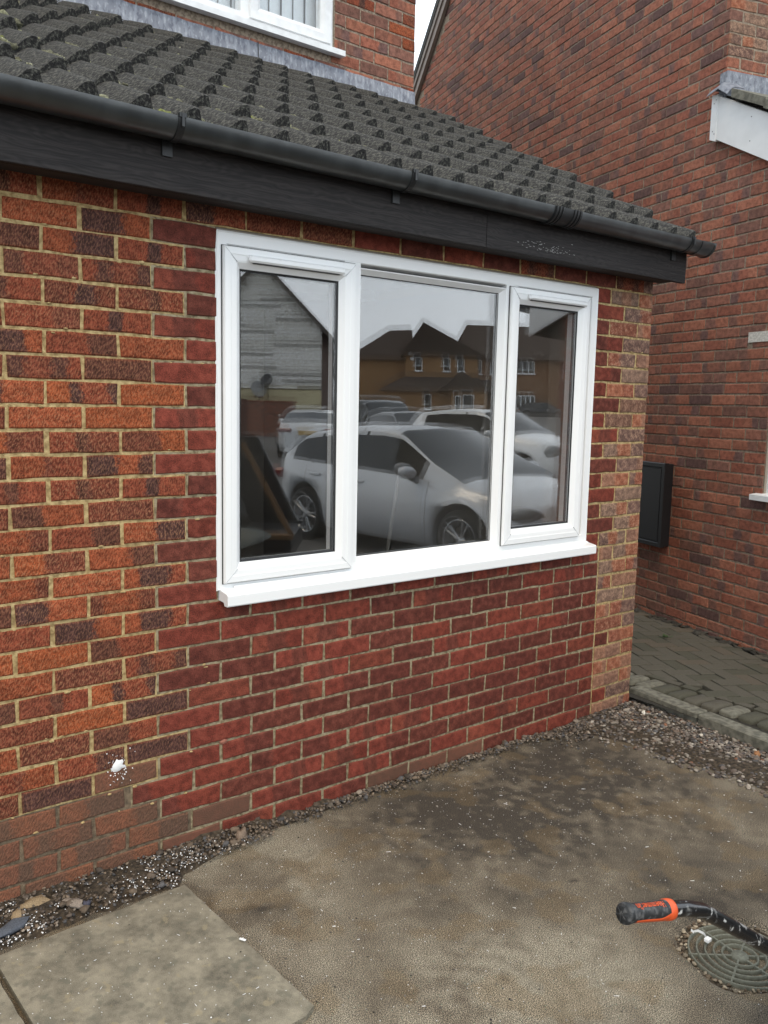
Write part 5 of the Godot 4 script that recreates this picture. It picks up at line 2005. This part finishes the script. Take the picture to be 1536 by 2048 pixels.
# =====================================================================  street, seen in the window
func street() -> void:
	# x, z of the middle, ground, turn of the nose (radians about y, 0 = towards +x)
	car("parked_car", "silver hatchback parked in front of the house, reflected in the window", Vector3(2.78, -0.16, 4.75), deg_to_rad(90 - 3.5), M.silver, "hatch", "parked cars")
	car("parked_car", "white crossover with a dark rear window parked beyond the silver hatchback", Vector3(9.45, -0.16, 10.2), deg_to_rad(90 - 7.0), M.white_car, "suv", "parked cars")
	car("parked_car", "white saloon showing its tail and yellow number plate, before the gabled house", Vector3(10.6, -0.12, 19.0), deg_to_rad(-52.0), M.white_car, "saloon", "parked cars")
	car("parked_car", "black people carrier parked behind the silver car, in front of the brick houses", Vector3(12.9, -0.1, 18.6), deg_to_rad(112.0), M.dark_car, "mpv", "parked cars")
	car("parked_car", "grey small car left of the black people carrier", Vector3(10.75, -0.12, 14.5), deg_to_rad(108.0), M.grey_car, "hatch", "parked cars")
	car("parked_car", "dark hatchback parked on the far side of the street by the bay window", Vector3(51.6, 0.37, 45.8), deg_to_rad(60.0), M.dark_car, "hatch", "parked cars")
	car("parked_car", "dark blue car at the left, in front of the brick garden wall", Vector3(7.0, -0.15, 20.2), deg_to_rad(-52.0), M.blue_car, "hatch", "parked cars")
	trailer()
	gable_house()
	far_houses()

func pl(keys: Array, x: float) -> float:
	if x <= keys[0][0]: return keys[0][1]
	for i in keys.size() - 1:
		if x <= keys[i + 1][0]:
			var f: float = (x - keys[i][0]) / (keys[i + 1][0] - keys[i][0])
			return lerpf(keys[i][1], keys[i + 1][1], f)
	return keys[-1][1]

func car(called: String, label: String, at: Vector3, turn: float, paint: Material, kind: String, group: String) -> void:
	var t := thing(called, label, "car", at, turn, group)
	# profiles along x (nose +): bonnet/boot line, roof line, side sill of the glass
	var c := {}
	match kind:
		"hatch":
			c = {"l": 4.3, "w": 1.79, "wb": 2.62, "fo": 0.86, "r": 0.32, "deck": [[-2.15, 0.84], [-2.1, 0.92], [-1.9, 0.97], [0.75, 0.96], [1.15, 0.92], [1.7, 0.83], [2.0, 0.73], [2.15, 0.58]], "roof": [[-2.06, 0.96], [-1.55, 1.31], [-0.9, 1.40], [-0.1, 1.42], [0.2, 1.39], [1.2, 0.915]], "belt": [[-2.0, 0.965], [-1.3, 0.945], [0.8, 0.885], [2.1, 0.66]], "ws": [0.15, 1.2], "rs": [-2.02, -1.55], "pillars": [[-0.42, -0.34], [-1.25, -1.19]], "side": [-1.72, 0.72]}
		"suv":
			c = {"l": 4.14, "w": 1.78, "wb": 2.55, "fo": 0.83, "r": 0.34, "deck": [[-2.07, 0.85], [-2.0, 1.02], [-1.8, 1.1], [0.6, 1.12], [0.9, 1.1], [1.6, 1.0], [1.95, 0.86], [2.07, 0.66]], "roof": [[-1.98, 1.08], [-1.62, 1.5], [-0.9, 1.57], [-0.1, 1.575], [0.2, 1.53], [0.95, 1.1]], "belt": [[-2.0, 1.14], [-1.2, 1.1], [0.8, 1.02], [2.0, 0.85]], "ws": [0.12, 0.95], "rs": [-1.98, -1.64], "pillars": [[-0.36, -0.3]], "side": [-1.42, 0.62]}
		"saloon":
			c = {"l": 4.7, "w": 1.85, "wb": 2.82, "fo": 0.9, "r": 0.33, "deck": [[-2.35, 0.78], [-2.3, 0.98], [-2.0, 1.02], [0.8, 1.0], [1.1, 0.97], [1.9, 0.84], [2.25, 0.7], [2.35, 0.58]], "roof": [[-1.95, 1.02], [-1.1, 1.32], [-0.5, 1.385], [0.0, 1.385], [0.3, 1.35], [1.15, 0.98]], "belt": [[-2.2, 0.99], [-1.0, 0.97], [0.9, 0.92], [2.3, 0.68]], "ws": [0.25, 1.15], "rs": [-1.95, -1.12], "pillars": [[-0.4, -0.32]], "side": [-1.35, 0.8]}
		"mpv":
			c = {"l": 4.65, "w": 1.88, "wb": 2.8, "fo": 0.92, "r": 0.33, "deck": [[-2.32, 0.9], [-2.28, 1.05], [-2.1, 1.1], [1.0, 1.08], [1.3, 1.04], [1.95, 0.9], [2.25, 0.74], [2.32, 0.6]], "roof": [[-2.26, 1.08], [-2.0, 1.6], [-1.2, 1.69], [0.1, 1.69], [0.45, 1.62], [1.45, 1.03]], "belt": [[-2.2, 1.06], [-1.0, 1.04], [1.1, 0.99], [2.3, 0.74]], "ws": [0.35, 1.45], "rs": [-2.26, -2.02], "pillars": [[-0.5, -0.42], [-1.5, -1.42], [0.5, 0.57]], "side": [-2.0, 1.05]}
	var L: float = c.l
	var W: float = c.w / 2.0
	var xf: float = L / 2 - c.fo
	var xr: float = xf - c.wb
	var R: float = c.r
	var N := 96
	var rows := []
	var kinds := []
	for i in N + 1:
		var x := lerpf(-L / 2, L / 2, float(i) / N)
		var e := absf(x) / (L / 2)
		var w := W * (1.0 - 0.26 * pow(e, 9.0) - 0.05 * e * e)
		var low := 0.19 + 0.05 * pow(e, 10.0)
		for xw in [xf, xr]:
			var dx: float = absf(x - xw)
			if dx < R + 0.055:
				low = maxf(low, R + sqrt(maxf(0.0, pow(R + 0.055, 2) - dx * dx)) * 0.98)
		var deck := pl(c.deck, x)
		var belt := minf(pl(c.belt, x), deck)
		var has: bool = x > c.roof[0][0] and x < c.roof[-1][0]
		var rf: float = maxf(pl(c.roof, x), deck) if has else deck
		var mid := maxf(0.5, low + 0.01)
		var hip := maxf(belt - 0.17, mid + 0.005)
		belt = maxf(belt, hip + 0.005)
		var wr := lerpf(w * 0.93, W * 0.70, clampf((rf - belt) / 0.45, 0, 1))
		var deck2 := maxf(deck, belt)
		var r := [Vector3(x, low, 0), Vector3(x, low, w * 0.88), Vector3(x, low + 0.03, w * 0.965), Vector3(x, mid + 0.01, w), Vector3(x, hip, w * 0.985), Vector3(x, belt, w * 0.935)]
		if has and rf > deck2 + 0.01:
			r.append_array([Vector3(x, rf - 0.055 * clampf((rf - deck2) * 6.0, 0, 1), wr), Vector3(x, rf - 0.012, wr * 0.86), Vector3(x, rf + 0.012, 0)])
		else:
			r.append_array([Vector3(x, lerpf(belt, deck2, 0.75), w * 0.83), Vector3(x, deck2 + 0.005, w * 0.62), Vector3(x, deck2 + 0.028, 0)])
		rows.append(r)
	var body := mb()
	var glass := mb()
	for st in [body, glass]: st.set_smooth_group(1)
	for i in N:
		var x := lerpf(-L / 2, L / 2, (i + 0.5) / N)
		for k in 8:
			var a: Array = rows[i]
			var b: Array = rows[i + 1]
			var in_glass := false
			if k == 5 and x > c.side[0] and x < c.side[1]:
				in_glass = true
				for p in c.pillars:
					if x > p[0] and x < p[1]: in_glass = false
			if k >= 6 and ((x > c.ws[0] and x < c.ws[1]) or (x > c.rs[0] and x < c.rs[1])):
				in_glass = true
			var st: SurfaceTool = glass if in_glass or (k == 5 and x > c.side[0] and x < c.side[1]) else body
			if in_glass and k == 5:
				# leave a painted rail round the side glass
				var a5: Vector3 = a[5].lerp(a[6], 0.04)
				var a6: Vector3 = a[5].lerp(a[6], 0.9)
				var b5: Vector3 = b[5].lerp(b[6], 0.04)
				var b6: Vector3 = b[5].lerp(b[6], 0.9)
				for sg in [1.0, -1.0]:
					strip(glass, a5, b5, b6, a6, sg)
					strip(body, a[5], b[5], b5, a5, sg)
					strip(body, a6, b6, b[6], a[6], sg)
			else:
				for sg in [1.0, -1.0]:
					strip(st, a[k], b[k], b[k + 1], a[k + 1], sg)
	# ends
	body.set_smooth_group(0xFFFFFFFF)
	for sg in [1.0, -1.0]:
		for k in range(1, 8):
			var z := Vector3(1, 1, sg)
			var p: Array = rows[0]
			var q: Array = rows[N]
			if sg > 0:
				tri(body, p[0] * z, p[k] * z, p[k + 1] * z)
				tri(body, q[0] * z, q[k + 1] * z, q[k] * z)
			else:
				tri(body, p[0] * z, p[k + 1] * z, p[k] * z)
				tri(body, q[0] * z, q[k] * z, q[k + 1] * z)
	obj("body", body, paint, t)
	obj("glazing", glass, M.car_glass, t)
	# underside box hides the daylight between the wheels
	var st := mb()
	box(st, Vector3(-L / 2 + 0.3, 0.17, -W * 0.82), Vector3(L / 2 - 0.3, 0.45, W * 0.82))
	obj("underbody", st, M.black_trim, t)
	var tyre := mb()
	lathe(tyre, [[R * 0.70, -0.09], [R * 0.93, -0.105], [R, -0.085], [R, 0.085], [R * 0.93, 0.105], [R * 0.70, 0.09]], 36)
	tyre.generate_normals()
	var tyre_m := tyre.commit()
	var rim := mb()
	lathe(rim, [[R * 0.62, -0.06], [R * 0.66, 0.088], [R * 0.71, 0.094], [R * 0.71, 0.07]], 36)
	lathe(rim, [[0.0, 0.078], [0.05, 0.078], [0.06, 0.05]], 18)
	for k in 5:
		for s in [-0.16, 0.16]:
			var ang: float = TAU * k / 5.0 + s
			cbox(rim, Vector3(0.03, 0.045, -0.013), Vector3(R * 0.67, 0.08, 0.013), 0.006, Transform3D(Basis(Vector3.UP, ang), Vector3.ZERO))
	rim.generate_normals()
	var rim_m := rim.commit()
	for xw in [xf, xr]:
		for sg in [1.0, -1.0]:
			var wh := node("wheel", tyre_m, M.tyre, t)
			wh.transform = Transform3D(Basis(Vector3.RIGHT, PI / 2 * sg), Vector3(xw, R, sg * (W - 0.12)))
			node("rim", rim_m, M.rim, wh)
	for sg in [1.0, -1.0]:
		# mirrors, handles, lamps
		st = mb()
		lathe(st, [[0.0, -0.1], [0.05, -0.095], [0.08, -0.05], [0.085, 0.03], [0.07, 0.085], [0.0, 0.095]], 16, Transform3D(Basis(Vector3(0.85, 0, 0), Vector3(0, 0.05, sg * 1.0), Vector3(0, 0.8, 0)), Vector3(c.side[1] - 0.08, pl(c.belt, 0.6) + 0.08, sg * (W + 0.09))))
		obj("mirror", st, paint, t)
		st = mb()
		tube(st, [Vector3(c.side[1] - 0.08, pl(c.belt, 0.6) - 0.02, sg * W * 0.93), Vector3(c.side[1] - 0.08, pl(c.belt, 0.6) + 0.03, sg * (W + 0.06))], 0.03, 8)
		obj("mirror_arm", st, M.black_trim, t)
		for hx in [0.0 - 0.28, -1.12]:
			if hx < c.side[0] and kind != "hatch": continue
			st = mb()
			cbox(st, Vector3(hx - 0.1, pl(c.belt, hx) - 0.13, sg * W * 0.985 - 0.012), Vector3(hx + 0.1, pl(c.belt, hx) - 0.095, sg * W * 0.985 + 0.02), 0.009)
			obj("door_handle", st, paint, t)
		for sx in [c.side[1] + 0.12, c.pillars[0][0] + 0.04, -1.3]:
			st = mb()
			var j := clampi(int((sx + L / 2) / L * N), 0, N)
			var pts := []
			for k in [2, 3, 4, 5]:
				pts.append(rows[j][k] * Vector3(1, 1, sg) + Vector3(0, 0, sg * 0.0005))
			tube(st, pts, 0.0035, 6)
			obj("door_seam", st, M.black_trim, t)
		st = mb()
		lathe(st, [[0.0, 0.06], [0.1, 0.045], [0.15, 0.0], [0.12, -0.05], [0.0, -0.06]], 18, Transform3D(Basis(Vector3(0.9, 0, -0.75 * sg), Vector3(0.5, 0.25, 0.6 * sg), Vector3(0, 0.5 if kind != "suv" else 0.9, 0)), Vector3(L / 2 - 0.19, pl(c.deck, L / 2 - 0.24) - 0.11, sg * W * 0.80)))
		obj("headlight", st, M.lamp_glass, t)
		st = mb()
		cbox(st, Vector3(-0.07, -0.06, -0.2), Vector3(0.07, 0.06, 0.2), 0.03, Transform3D(Basis(Vector3.UP, 0.35 * sg), Vector3(-L / 2 + 0.08, pl(c.deck, -L / 2 + 0.1) - 0.16, sg * W * 0.68)))
		obj("tail_light", st, M.red_lamp, t)
	st = mb()
	cbox(st, Vector3(-0.03, -0.05, -0.26), Vector3(0.012, 0.06, 0.26), 0.006, Transform3D(Basis.IDENTITY, Vector3(-L / 2 - 0.005, 0.72 if kind != "saloon" else 0.76, 0)))
	obj("number_plate", st, M.plate_yellow, t)
	st = mb()
	cbox(st, Vector3(-0.03, -0.05, -0.26), Vector3(0.012, 0.06, 0.26), 0.006, Transform3D(Basis.IDENTITY, Vector3(L / 2 + 0.015, 0.45, 0)))
	obj("number_plate", st, M.plate_white, t)
	st = mb()
	for k in 5:
		cbox(st, Vector3(-0.05, 0.30 + k * 0.055, -W * 0.42), Vector3(0.02, 0.325 + k * 0.055, W * 0.42), 0.006, Transform3D(Basis.IDENTITY, Vector3(L / 2 + 0.0, 0, 0)))
	obj("grille", st, M.black_trim, t)

func strip(st: SurfaceTool, a: Vector3, b: Vector3, c: Vector3, d: Vector3, sg: float) -> void:
	var z := Vector3(1, 1, sg)
	if sg > 0:
		quad(st, a * z, b * z, c * z, d * z)
	else:
		quad(st, d * z, c * z, b * z, a * z)

func trailer() -> void:
	# stands left of the silver car's tail in the reflection
	var t := thing("trailer", "dark open trailer with timber edging beside the silver car, seen in the left pane", "trailer", Vector3(-0.9, -0.13, 3.35), deg_to_rad(38.0))
	var st := mb()
	cbox(st, Vector3(-1.2, 0.5, -0.5), Vector3(0.78, 0.66, 0.45), 0.01)
	box(st, Vector3(-1.2, 0.66, 0.4), Vector3(0.42, 1.36, 0.45))
	box(st, Vector3(-1.2, 0.66, -0.5), Vector3(-1.15, 1.4, 0.45))
	obj("tub", st, M.black_trim, t)
	st = mb()
	prism(st, [Vector2(0.78, 0.68), Vector2(0.74, 0.68), Vector2(0.42, 1.36), Vector2(0.40, 1.36), Vector2(0.40, 0.66), Vector2(0.78, 0.66)], 0.38, 0.44)
	obj("end_panel", st, M.black_trim, t)
	st = mb()
	cbox(st, Vector3(-1.2, 0.665, -0.53), Vector3(0.80, 0.705, -0.46), 0.006)
	obj("timber_rail", st, M.timber, t)
	st = mb()
	tube(st, [Vector3(0.79, 0.69, -0.49), Vector3(0.43, 1.35, -0.45)], 0.02, 6)
	obj("timber_rail", st, M.timber, t)
	for sg in [-0.48, 0.42]:
		st = mb()
		lathe(st, [[0.0, -0.06], [0.14, -0.07], [0.25, -0.06], [0.26, 0.0], [0.25, 0.06], [0.14, 0.07], [0.0, 0.06]], 28, Transform3D(Basis(Vector3.RIGHT, PI / 2), Vector3(-0.4, 0.26, sg)))
		obj("wheel", st, M.tyre, t)
	st = mb()
	tube(st, [Vector3(-1.2, 0.55, 0), Vector3(-1.9, 0.5, 0)], 0.03, 8)
	tube(st, [Vector3(-1.8, 0.5, 0), Vector3(-1.8, 0.0, 0)], 0.025, 8)
	obj("tow_bar", st, M.black_trim, t)
	var xf := t.transform
	var i := 0
	for s in [[-0.45, 0.83, 0.0, 0.24, "pale grey rubble sack at the left of the trailer load"], [-0.05, 0.80, 0.05, 0.2, "grey rubble sack in the middle of the trailer load"], [0.25, 0.78, -0.05, 0.17, "small dark sack at the right of the trailer load"], [-0.55, 1.12, 0.1, 0.18, "grey sack lying on top of the others in the trailer"]]:
		var o := node("rubble_sack", lump_mesh(40 + i, 0.8, 0.35), textured([0.2, 0.14, 0.06, 0.16][i], [0.2, 0.14, 0.06, 0.16][i], [0.19, 0.13, 0.06, 0.15][i], 0.3, 0.05, 3.0, 0.7, 160 + i), self)
		o.transform = Transform3D(Basis.from_scale(Vector3.ONE * s[3]), xf * Vector3(s[0], s[1], s[2]))
		tag(o, s[4], "sack", "rubble sacks on the trailer")
		i += 1

func sheet_roof(st: SurfaceTool, a: Vector3, b: Vector3, c: Vector3, d: Vector3, th := 0.12) -> void:
	var dn := Vector3(0, -th, 0)
	quad(st, a, b, c, d)
	quad(st, d + dn, c + dn, b + dn, a + dn)
	for e in [[a, b], [b, c], [c, d], [d, a]]:
		quad(st, e[0] + dn, e[1] + dn, e[1], e[0])

func gable_house() -> void:
	# local x to the right as the window shows it, z towards the window
	var rx := Vector3(0.785, 0, -0.62).normalized()
	var rz := Vector3(-0.62, 0, -0.785).normalized()
	# mirrored frame: right in the glass is rx; keep a right-handed basis by turning x round
	var t := thing("gable_house", "tall house end clad in weathered grey boards above a cream rendered base", "house", Vector3(14.9, -0.2, 29.6))
	t.transform.basis = Basis(-rx, Vector3.UP, rz).orthonormalized()
	# here local +x is left in the reflection
	var W := 2.6
	var eave := 4.8
	var ridge := 7.5
	var st := mb()
	prism(st, [Vector2(-W, -0.3), Vector2(W, -0.3), Vector2(W, eave), Vector2(0, ridge), Vector2(-W, eave)], -8.0, -0.02)
	obj("wall", st, textured(0.09, 0.05, 0.035, 0.2, 0.03, 1.0, 0.9, 171), t)
	st = mb()
	box(st, Vector3(-W, -0.3, -0.02), Vector3(W, 2.2, 0.03))
	var rd := obj("render", st, textured(0.6, 0.53, 0.33, 0.07, 0.02, 0.5, 0.9, 172), t)
	var boards := []
	for i in 4:
		var k: float = [0.95, 0.75, 0.36, 0.85][i]
		boards.append(textured(k, k * 0.97, k * 0.88, 0.5, 0.03, 1.3, 0.8, 175 + i))
	var y := 2.22
	var n := 0
	while y < ridge - 0.12:
		var h := 0.135
		var half := W if y + h < eave else W * (ridge - y - h * 0.6) / (ridge - eave)
		var x := -half
		while x < half - 0.02:
			var l := minf(rng.randf_range(0.8, 2.6), half - x)
			if half - x - l < 0.3: l = half - x
			st = mb()
			var tilt := rng.randf_range(0.02, 0.06)
			prism(st, [Vector2(-0.005, 0), Vector2(0.03 + tilt * 0.4, 0.0), Vector2(0.02, h * 0.5), Vector2(0.006, h - 0.004), Vector2(-0.005, h - 0.004)], x + 0.004, x + l - 0.004, Transform3D(Basis(Vector3(0, 0, 1), Vector3(0, 1, 0), Vector3(1, 0, 0)) * Basis(Vector3.BACK, 0.0), Vector3(0, y + rng.randf_range(-0.006, 0.006), 0.0)))
			obj("cladding_board", st, boards[rng.randi() % 4], t)
			x += l
			n += 1
		y += h
	st = mb()
	box(st, Vector3(-W, 2.19, 0.0), Vector3(W, 2.225, 0.07))
	obj("drip_board", st, M.black_trim, t)
	st = mb()
	var s := (ridge - eave) / W
	for sg in [1.0, -1.0]:
		var a := Vector3(sg * (W + 0.45), eave - 0.45 * s + 0.1, 0.35)
		var b := Vector3(0, ridge + 0.1, 0.35)
		var dz := Vector3(0, 0, -8.6)
		if sg < 0:
			sheet_roof(st, a, b, b + dz, a + dz, 0.16)
		else:
			sheet_roof(st, b, a, a + dz, b + dz, 0.16)
	var rf := obj("roof", st, M.tile, t)
	st = mb()
	for sg in [1.0, -1.0]:
		prism(st, [Vector2(sg * (W + 0.45), eave - 0.45 * s - 0.12), Vector2(0, ridge - 0.12), Vector2(0, ridge + 0.06), Vector2(sg * (W + 0.45), eave - 0.45 * s + 0.06)], 0.30, 0.36)
	obj("bargeboard", st, mat(0.1, 0.085, 0.07, 0.7), rf)
	# dishes hang on the wall: things of their own
	var k := 0
	for d in [[-0.34, 2.42, 0.30, "dark satellite dish on the cladding, the upper right one of the pair"], [0.06, 2.05, 0.36, "grey satellite dish left of and below the dark one"]]:
		var o := thing("satellite_dish", d[3], "satellite dish", t.transform * Vector3(d[0], d[1], 0.05), 0.0, "satellite dishes on the gable wall")
		o.transform.basis = t.transform.basis
		st = mb()
		var xf := Transform3D(Basis.from_euler(Vector3(PI / 2 - 0.35, 0.5 if k == 0 else -0.5, 0)), Vector3(0, 0.1, 0.35))
		lathe(st, [[0.0, 0.0], [0.12, 0.015], [0.24, 0.05], [d[2], 0.085], [d[2], 0.075], [0.24, 0.04], [0.12, 0.005], [0.0, -0.01]], 28, xf)
		obj("dish", st, mat(0.06, 0.062, 0.065, 0.5) if k == 0 else mat(0.3, 0.3, 0.29, 0.5), o)
		st = mb()
		tube(st, [Vector3(0, -0.25, -0.02), Vector3(0, -0.15, 0.2), Vector3(0, 0.1, 0.33)], 0.025, 8)
		tube(st, [Vector3(0, -0.1, 0.3), Vector3(0.05, -0.2, 0.65), Vector3(0.03, -0.12, 0.72)], 0.018, 6)
		tube(st, [Vector3(0.02, -0.25, 0.0), Vector3(0.01, -0.9, -0.01), Vector3(0.02, -1.6, -0.01)], 0.012, 5)
		obj("bracket", st, M.black_trim, o)
		k += 1
	# brick garden wall in front, with a pier
	var gw := thing("garden_wall", "low red brick garden wall with a pier at the foot of the gabled house", "wall", t.transform * Vector3(0.4, 0.0, 2.0))
	gw.transform.basis = t.transform.basis
	st = mb()
	box(st, Vector3(-2.1, -0.3, -0.1), Vector3(3.2, 1.62, 0.09))
	obj("wall_core", st, M.mortar_old, gw)
	st = mb()
	box(st, Vector3(-2.15, 1.62, -0.14), Vector3(3.2, 1.69, 0.13))
	obj("coping", st, mat(0.19, 0.05, 0.03, 0.85), gw)
	st = mb()
	box(st, Vector3(-0.13, -0.3, 0.09), Vector3(0.16, 1.74, 0.22))
	obj("pier", st, mat(0.1, 0.04, 0.03, 0.85), gw)
	st = mb()
	for r in 21:
		var x := -2.1 + (0.1125 if r % 2 else 0.0)
		while x < 3.0:
			st.append_from(kit["old"][rng.randi() % 30], 0, Transform3D(Basis.IDENTITY, Vector3(x + 0.11, 0.04 + r * 0.075, 0.095)))
			x += 0.225
	var bw := node("brickwork", st.commit(), M.brick, gw)
	bw.set_meta("kind", "stuff")

func win(parent: Node, x: float, y: float, w: float, h: float, z: float, lights := 1) -> void:
	var st := mb()
	loop(st, x, y, x + w, y + h, [[0.0, z - 0.04], [0.0, z + 0.03], [0.07, z + 0.03], [0.07, z - 0.02]])
	for i in range(1, lights):
		box(st, Vector3(x + w * i / lights - 0.045, y + 0.05, z - 0.02), Vector3(x + w * i / lights + 0.045, y + h - 0.05, z + 0.028))
	box(st, Vector3(x - 0.08, y - 0.08, z), Vector3(x + w + 0.08, y, z + 0.12))
	var o := obj("window", st, M.upvc_old, parent)
	for i in lights:
		st = mb()
		box(st, Vector3(x + w * i / lights + 0.05, y + 0.06, z - 0.012), Vector3(x + w * (i + 1) / lights - 0.05, y + h - 0.06, z + 0.008))
		obj("pane", st, M.car_glass, o)

func far_house(label: String, centre: Vector3) -> Node3D:
	var rx := Vector3(0.785, 0, -0.62).normalized()
	var t := thing("far_house", label, "house", centre)
	t.transform.basis = Basis(-rx, Vector3.UP, Vector3(-0.62, 0, -0.785).normalized()).orthonormalized()
	return t

func far_houses() -> void:
	var tan := textured(0.27, 0.15, 0.065, 0.2, 0.08, 0.5, 0.9, 181)
	var red := textured(0.2, 0.07, 0.045, 0.2, 0.08, 0.5, 0.9, 182)
	var tiles := far_tiles()
	# local x runs left in the reflection, so walls are laid out with negative x to the right
	var a := far_house("tan brick detached house with a hipped brown roof and a tiled porch", Vector3(46.2, 0.5, 52.0))
	var st := mb()
	box(st, Vector3(-2.6, -0.5, -7.0), Vector3(3.6, 5.2, 0.0))
	box(st, Vector3(3.6, -0.5, -7.0), Vector3(8.2, 5.0, -1.0))
	box(st, Vector3(-2.6, -0.5, 0.0), Vector3(5.6, 2.2, 1.2))
	obj("wall", st, tan, a)
	st = mb()
	# main hip
	var e := 5.1
	var hi := Vector3(2.1, 8.0, -2.0)
	quad(st, Vector3(4.0, e, 0.45), Vector3(-3.0, e, 0.45), hi, hi)
	tri(st, Vector3(-3.0, e, 0.45), Vector3(4.0, e, 0.45), hi)
	tri(st, Vector3(-3.0, e, 0.45), hi, Vector3(-3.0, e, -7.2))
	tri(st, hi, Vector3(-3.0, e, 0.45), Vector3(-3.0, e, -7.2))
	quad(st, Vector3(4.0, e, 0.45), hi, hi + Vector3(0, 0, -3.0), Vector3(4.0, e, -7.2))
	quad(st, hi, Vector3(4.0, e, 0.45), Vector3(4.0, e, -7.2), hi + Vector3(0, 0, -3.0))
	sheet_roof(st, Vector3(8.8, 4.7, -0.6), Vector3(3.0, 4.7, -0.6), Vector3(3.0, 7.5, -4.0), Vector3(5.0, 7.4, -4.0))
	sheet_roof(st, Vector3(5.9, 2.05, 1.6), Vector3(-3.0, 2.05, 1.6), Vector3(-2.7, 3.25, 0.0), Vector3(3.7, 3.25, 0.0))
	box(st, Vector3(-3.0, e - 0.15, -7.2), Vector3(4.0, e, 0.45))
	obj("roof", st, tiles, a)
	st = mb()
	prism(st, [Vector2(-2.4, 2.05), Vector2(2.2, 2.05), Vector2(0.2, 3.7)], 0.2, 2.4, Transform3D(Basis.IDENTITY, Vector3(-1.2, 0, 0)))
	obj("porch_roof", st, tiles, a)
	st = mb()
	box(st, Vector3(-3.2, -0.5, 1.2), Vector3(-0.2, 2.05, 2.1))
	obj("porch", st, tan, a)
	win(a, 2.2, 3.75, 0.62, 1.15, 0.0)
	win(a, -0.2, 3.75, 0.62, 1.15, 0.0)
	win(a, -1.4, 3.75, 0.62, 1.15, 0.0)
	win(a, 1.4, 0.5, 0.6, 1.3, 1.2)
	win(a, -2.1, -0.3, 0.95, 2.1, 2.1, 1)
	win(a, -1.0, 0.4, 0.5, 1.3, 2.1)
	st = mb()
	cbox(st, Vector3(2.95, 4.6, 0.0), Vector3(3.25, 4.9, 0.14), 0.05)
	var al := obj("alarm_box", st, M.white_paint, a)
	var b := far_house("long brown roofed brick house to the right with a bow window", Vector3(51.2, 0.5, 48.6))
	st = mb()
	box(st, Vector3(-3.6, -0.5, -6.0), Vector3(5.2, 5.2, 0.0))
	obj("wall", st, textured(0.19, 0.1, 0.05, 0.2, 0.08, 0.5, 0.9, 183), b)
	st = mb()
	sheet_roof(st, Vector3(5.7, 4.9, 0.6), Vector3(-4.6, 4.9, 0.6), Vector3(-4.6, 7.9, -3.2), Vector3(4.2, 8.0, -3.2))
	sheet_roof(st, Vector3(4.2, 8.0, -3.2), Vector3(-4.6, 7.9, -3.2), Vector3(-4.6, 4.9, -6.6), Vector3(5.7, 4.9, -6.6))
	sheet_roof(st, Vector3(5.2, 2.15, 1.2), Vector3(1.2, 2.15, 1.2), Vector3(1.2, 3.1, 0.0), Vector3(5.2, 3.1, 0.0))
	obj("roof", st, tiles, b)
	win(b, 3.1, 3.6, 0.6, 1.2, 0.0)
	win(b, 1.9, 3.6, 0.5, 1.2, 0.0)
	win(b, -1.4, 3.7, 1.55, 1.05, 0.0, 3)
	st = mb()
	box(st, Vector3(-1.5, -0.5, 0.0), Vector3(0.2, 0.8, 0.5))
	obj("bow", st, tan, b)
	win(b, -1.45, 0.75, 1.6, 1.1, 0.5, 4)
	var c := far_house("red brick house with white glazing bars at the far right", Vector3(55.4, 0.5, 46.6))
	st = mb()
	box(st, Vector3(-5.0, -0.5, -5.0), Vector3(1.0, 5.1, 0.0))
	obj("wall", st, red, c)
	st = mb()
	sheet_roof(st, Vector3(1.4, 4.9, 0.5), Vector3(-5.4, 4.9, 0.5), Vector3(-5.4, 7.7, -2.6), Vector3(1.4, 7.7, -2.6))
	obj("roof", st, tiles, c)
	win(c, -0.6, 3.5, 1.1, 1.2, 0.0, 3)
	# bare tree left of the houses
	var tr := thing("bare_tree", "leafless grey tree behind the tan brick house", "tree", Vector3(44.5, 0.5, 66.0))
	st = mb()
	branch(st, Vector3(0, -0.5, 0), Vector3(0, 1, 0), 3.4, 0.2, 0)
	obj("trunk", st, mat(0.09, 0.08, 0.07, 0.9), tr)

func branch(st: SurfaceTool, p: Vector3, d: Vector3, l: float, r: float, depth: int) -> void:
	var q := p + d * l
	tube(st, [p, p.lerp(q, 0.5) + Vector3(rng.randf_range(-0.05, 0.05), 0, rng.randf_range(-0.05, 0.05)) * l, q], [r, r * 0.85, r * 0.66], 5, false)
	if depth >= 5: return
	for i in (3 if depth < 4 else 2):
		var nd := (d + Vector3(rng.randf_range(-0.75, 0.75), rng.randf_range(-0.1, 0.45), rng.randf_range(-0.75, 0.75))).normalized()
		branch(st, p.lerp(q, rng.randf_range(0.65, 1.0)), nd, l * rng.randf_range(0.55, 0.8), r * 0.6, depth + 1)

func far_tiles() -> StandardMaterial3D:
	var s := 128
	var out := PackedByteArray()
	out.resize(s * s * 3)
	var n := noise(0.05, 3, 191)
	for y in s:
		for x in s:
			var row := y / 16
			var u := (x + (8 if row % 2 else 0)) % 16
			var k := 0.05 + 0.02 * sin(TAU * u / 16.0) + n.get_noise_2d(x, y) * 0.02
			if y % 16 < 3: k *= 0.55
			var c := Color(k * 1.15, k * 0.8, k * 0.62).linear_to_srgb()
			var i := (y * s + x) * 3
			out[i] = int(clampf(c.r, 0, 1) * 255)
			out[i + 1] = int(clampf(c.g, 0, 1) * 255)
			out[i + 2] = int(clampf(c.b, 0, 1) * 255)
	var m := mat(1, 1, 1, 0.9)
	m.albedo_texture = ImageTexture.create_from_image(Image.create_from_data(s, s, false, Image.FORMAT_RGB8, out))
	return tp(m, 0.4, false)
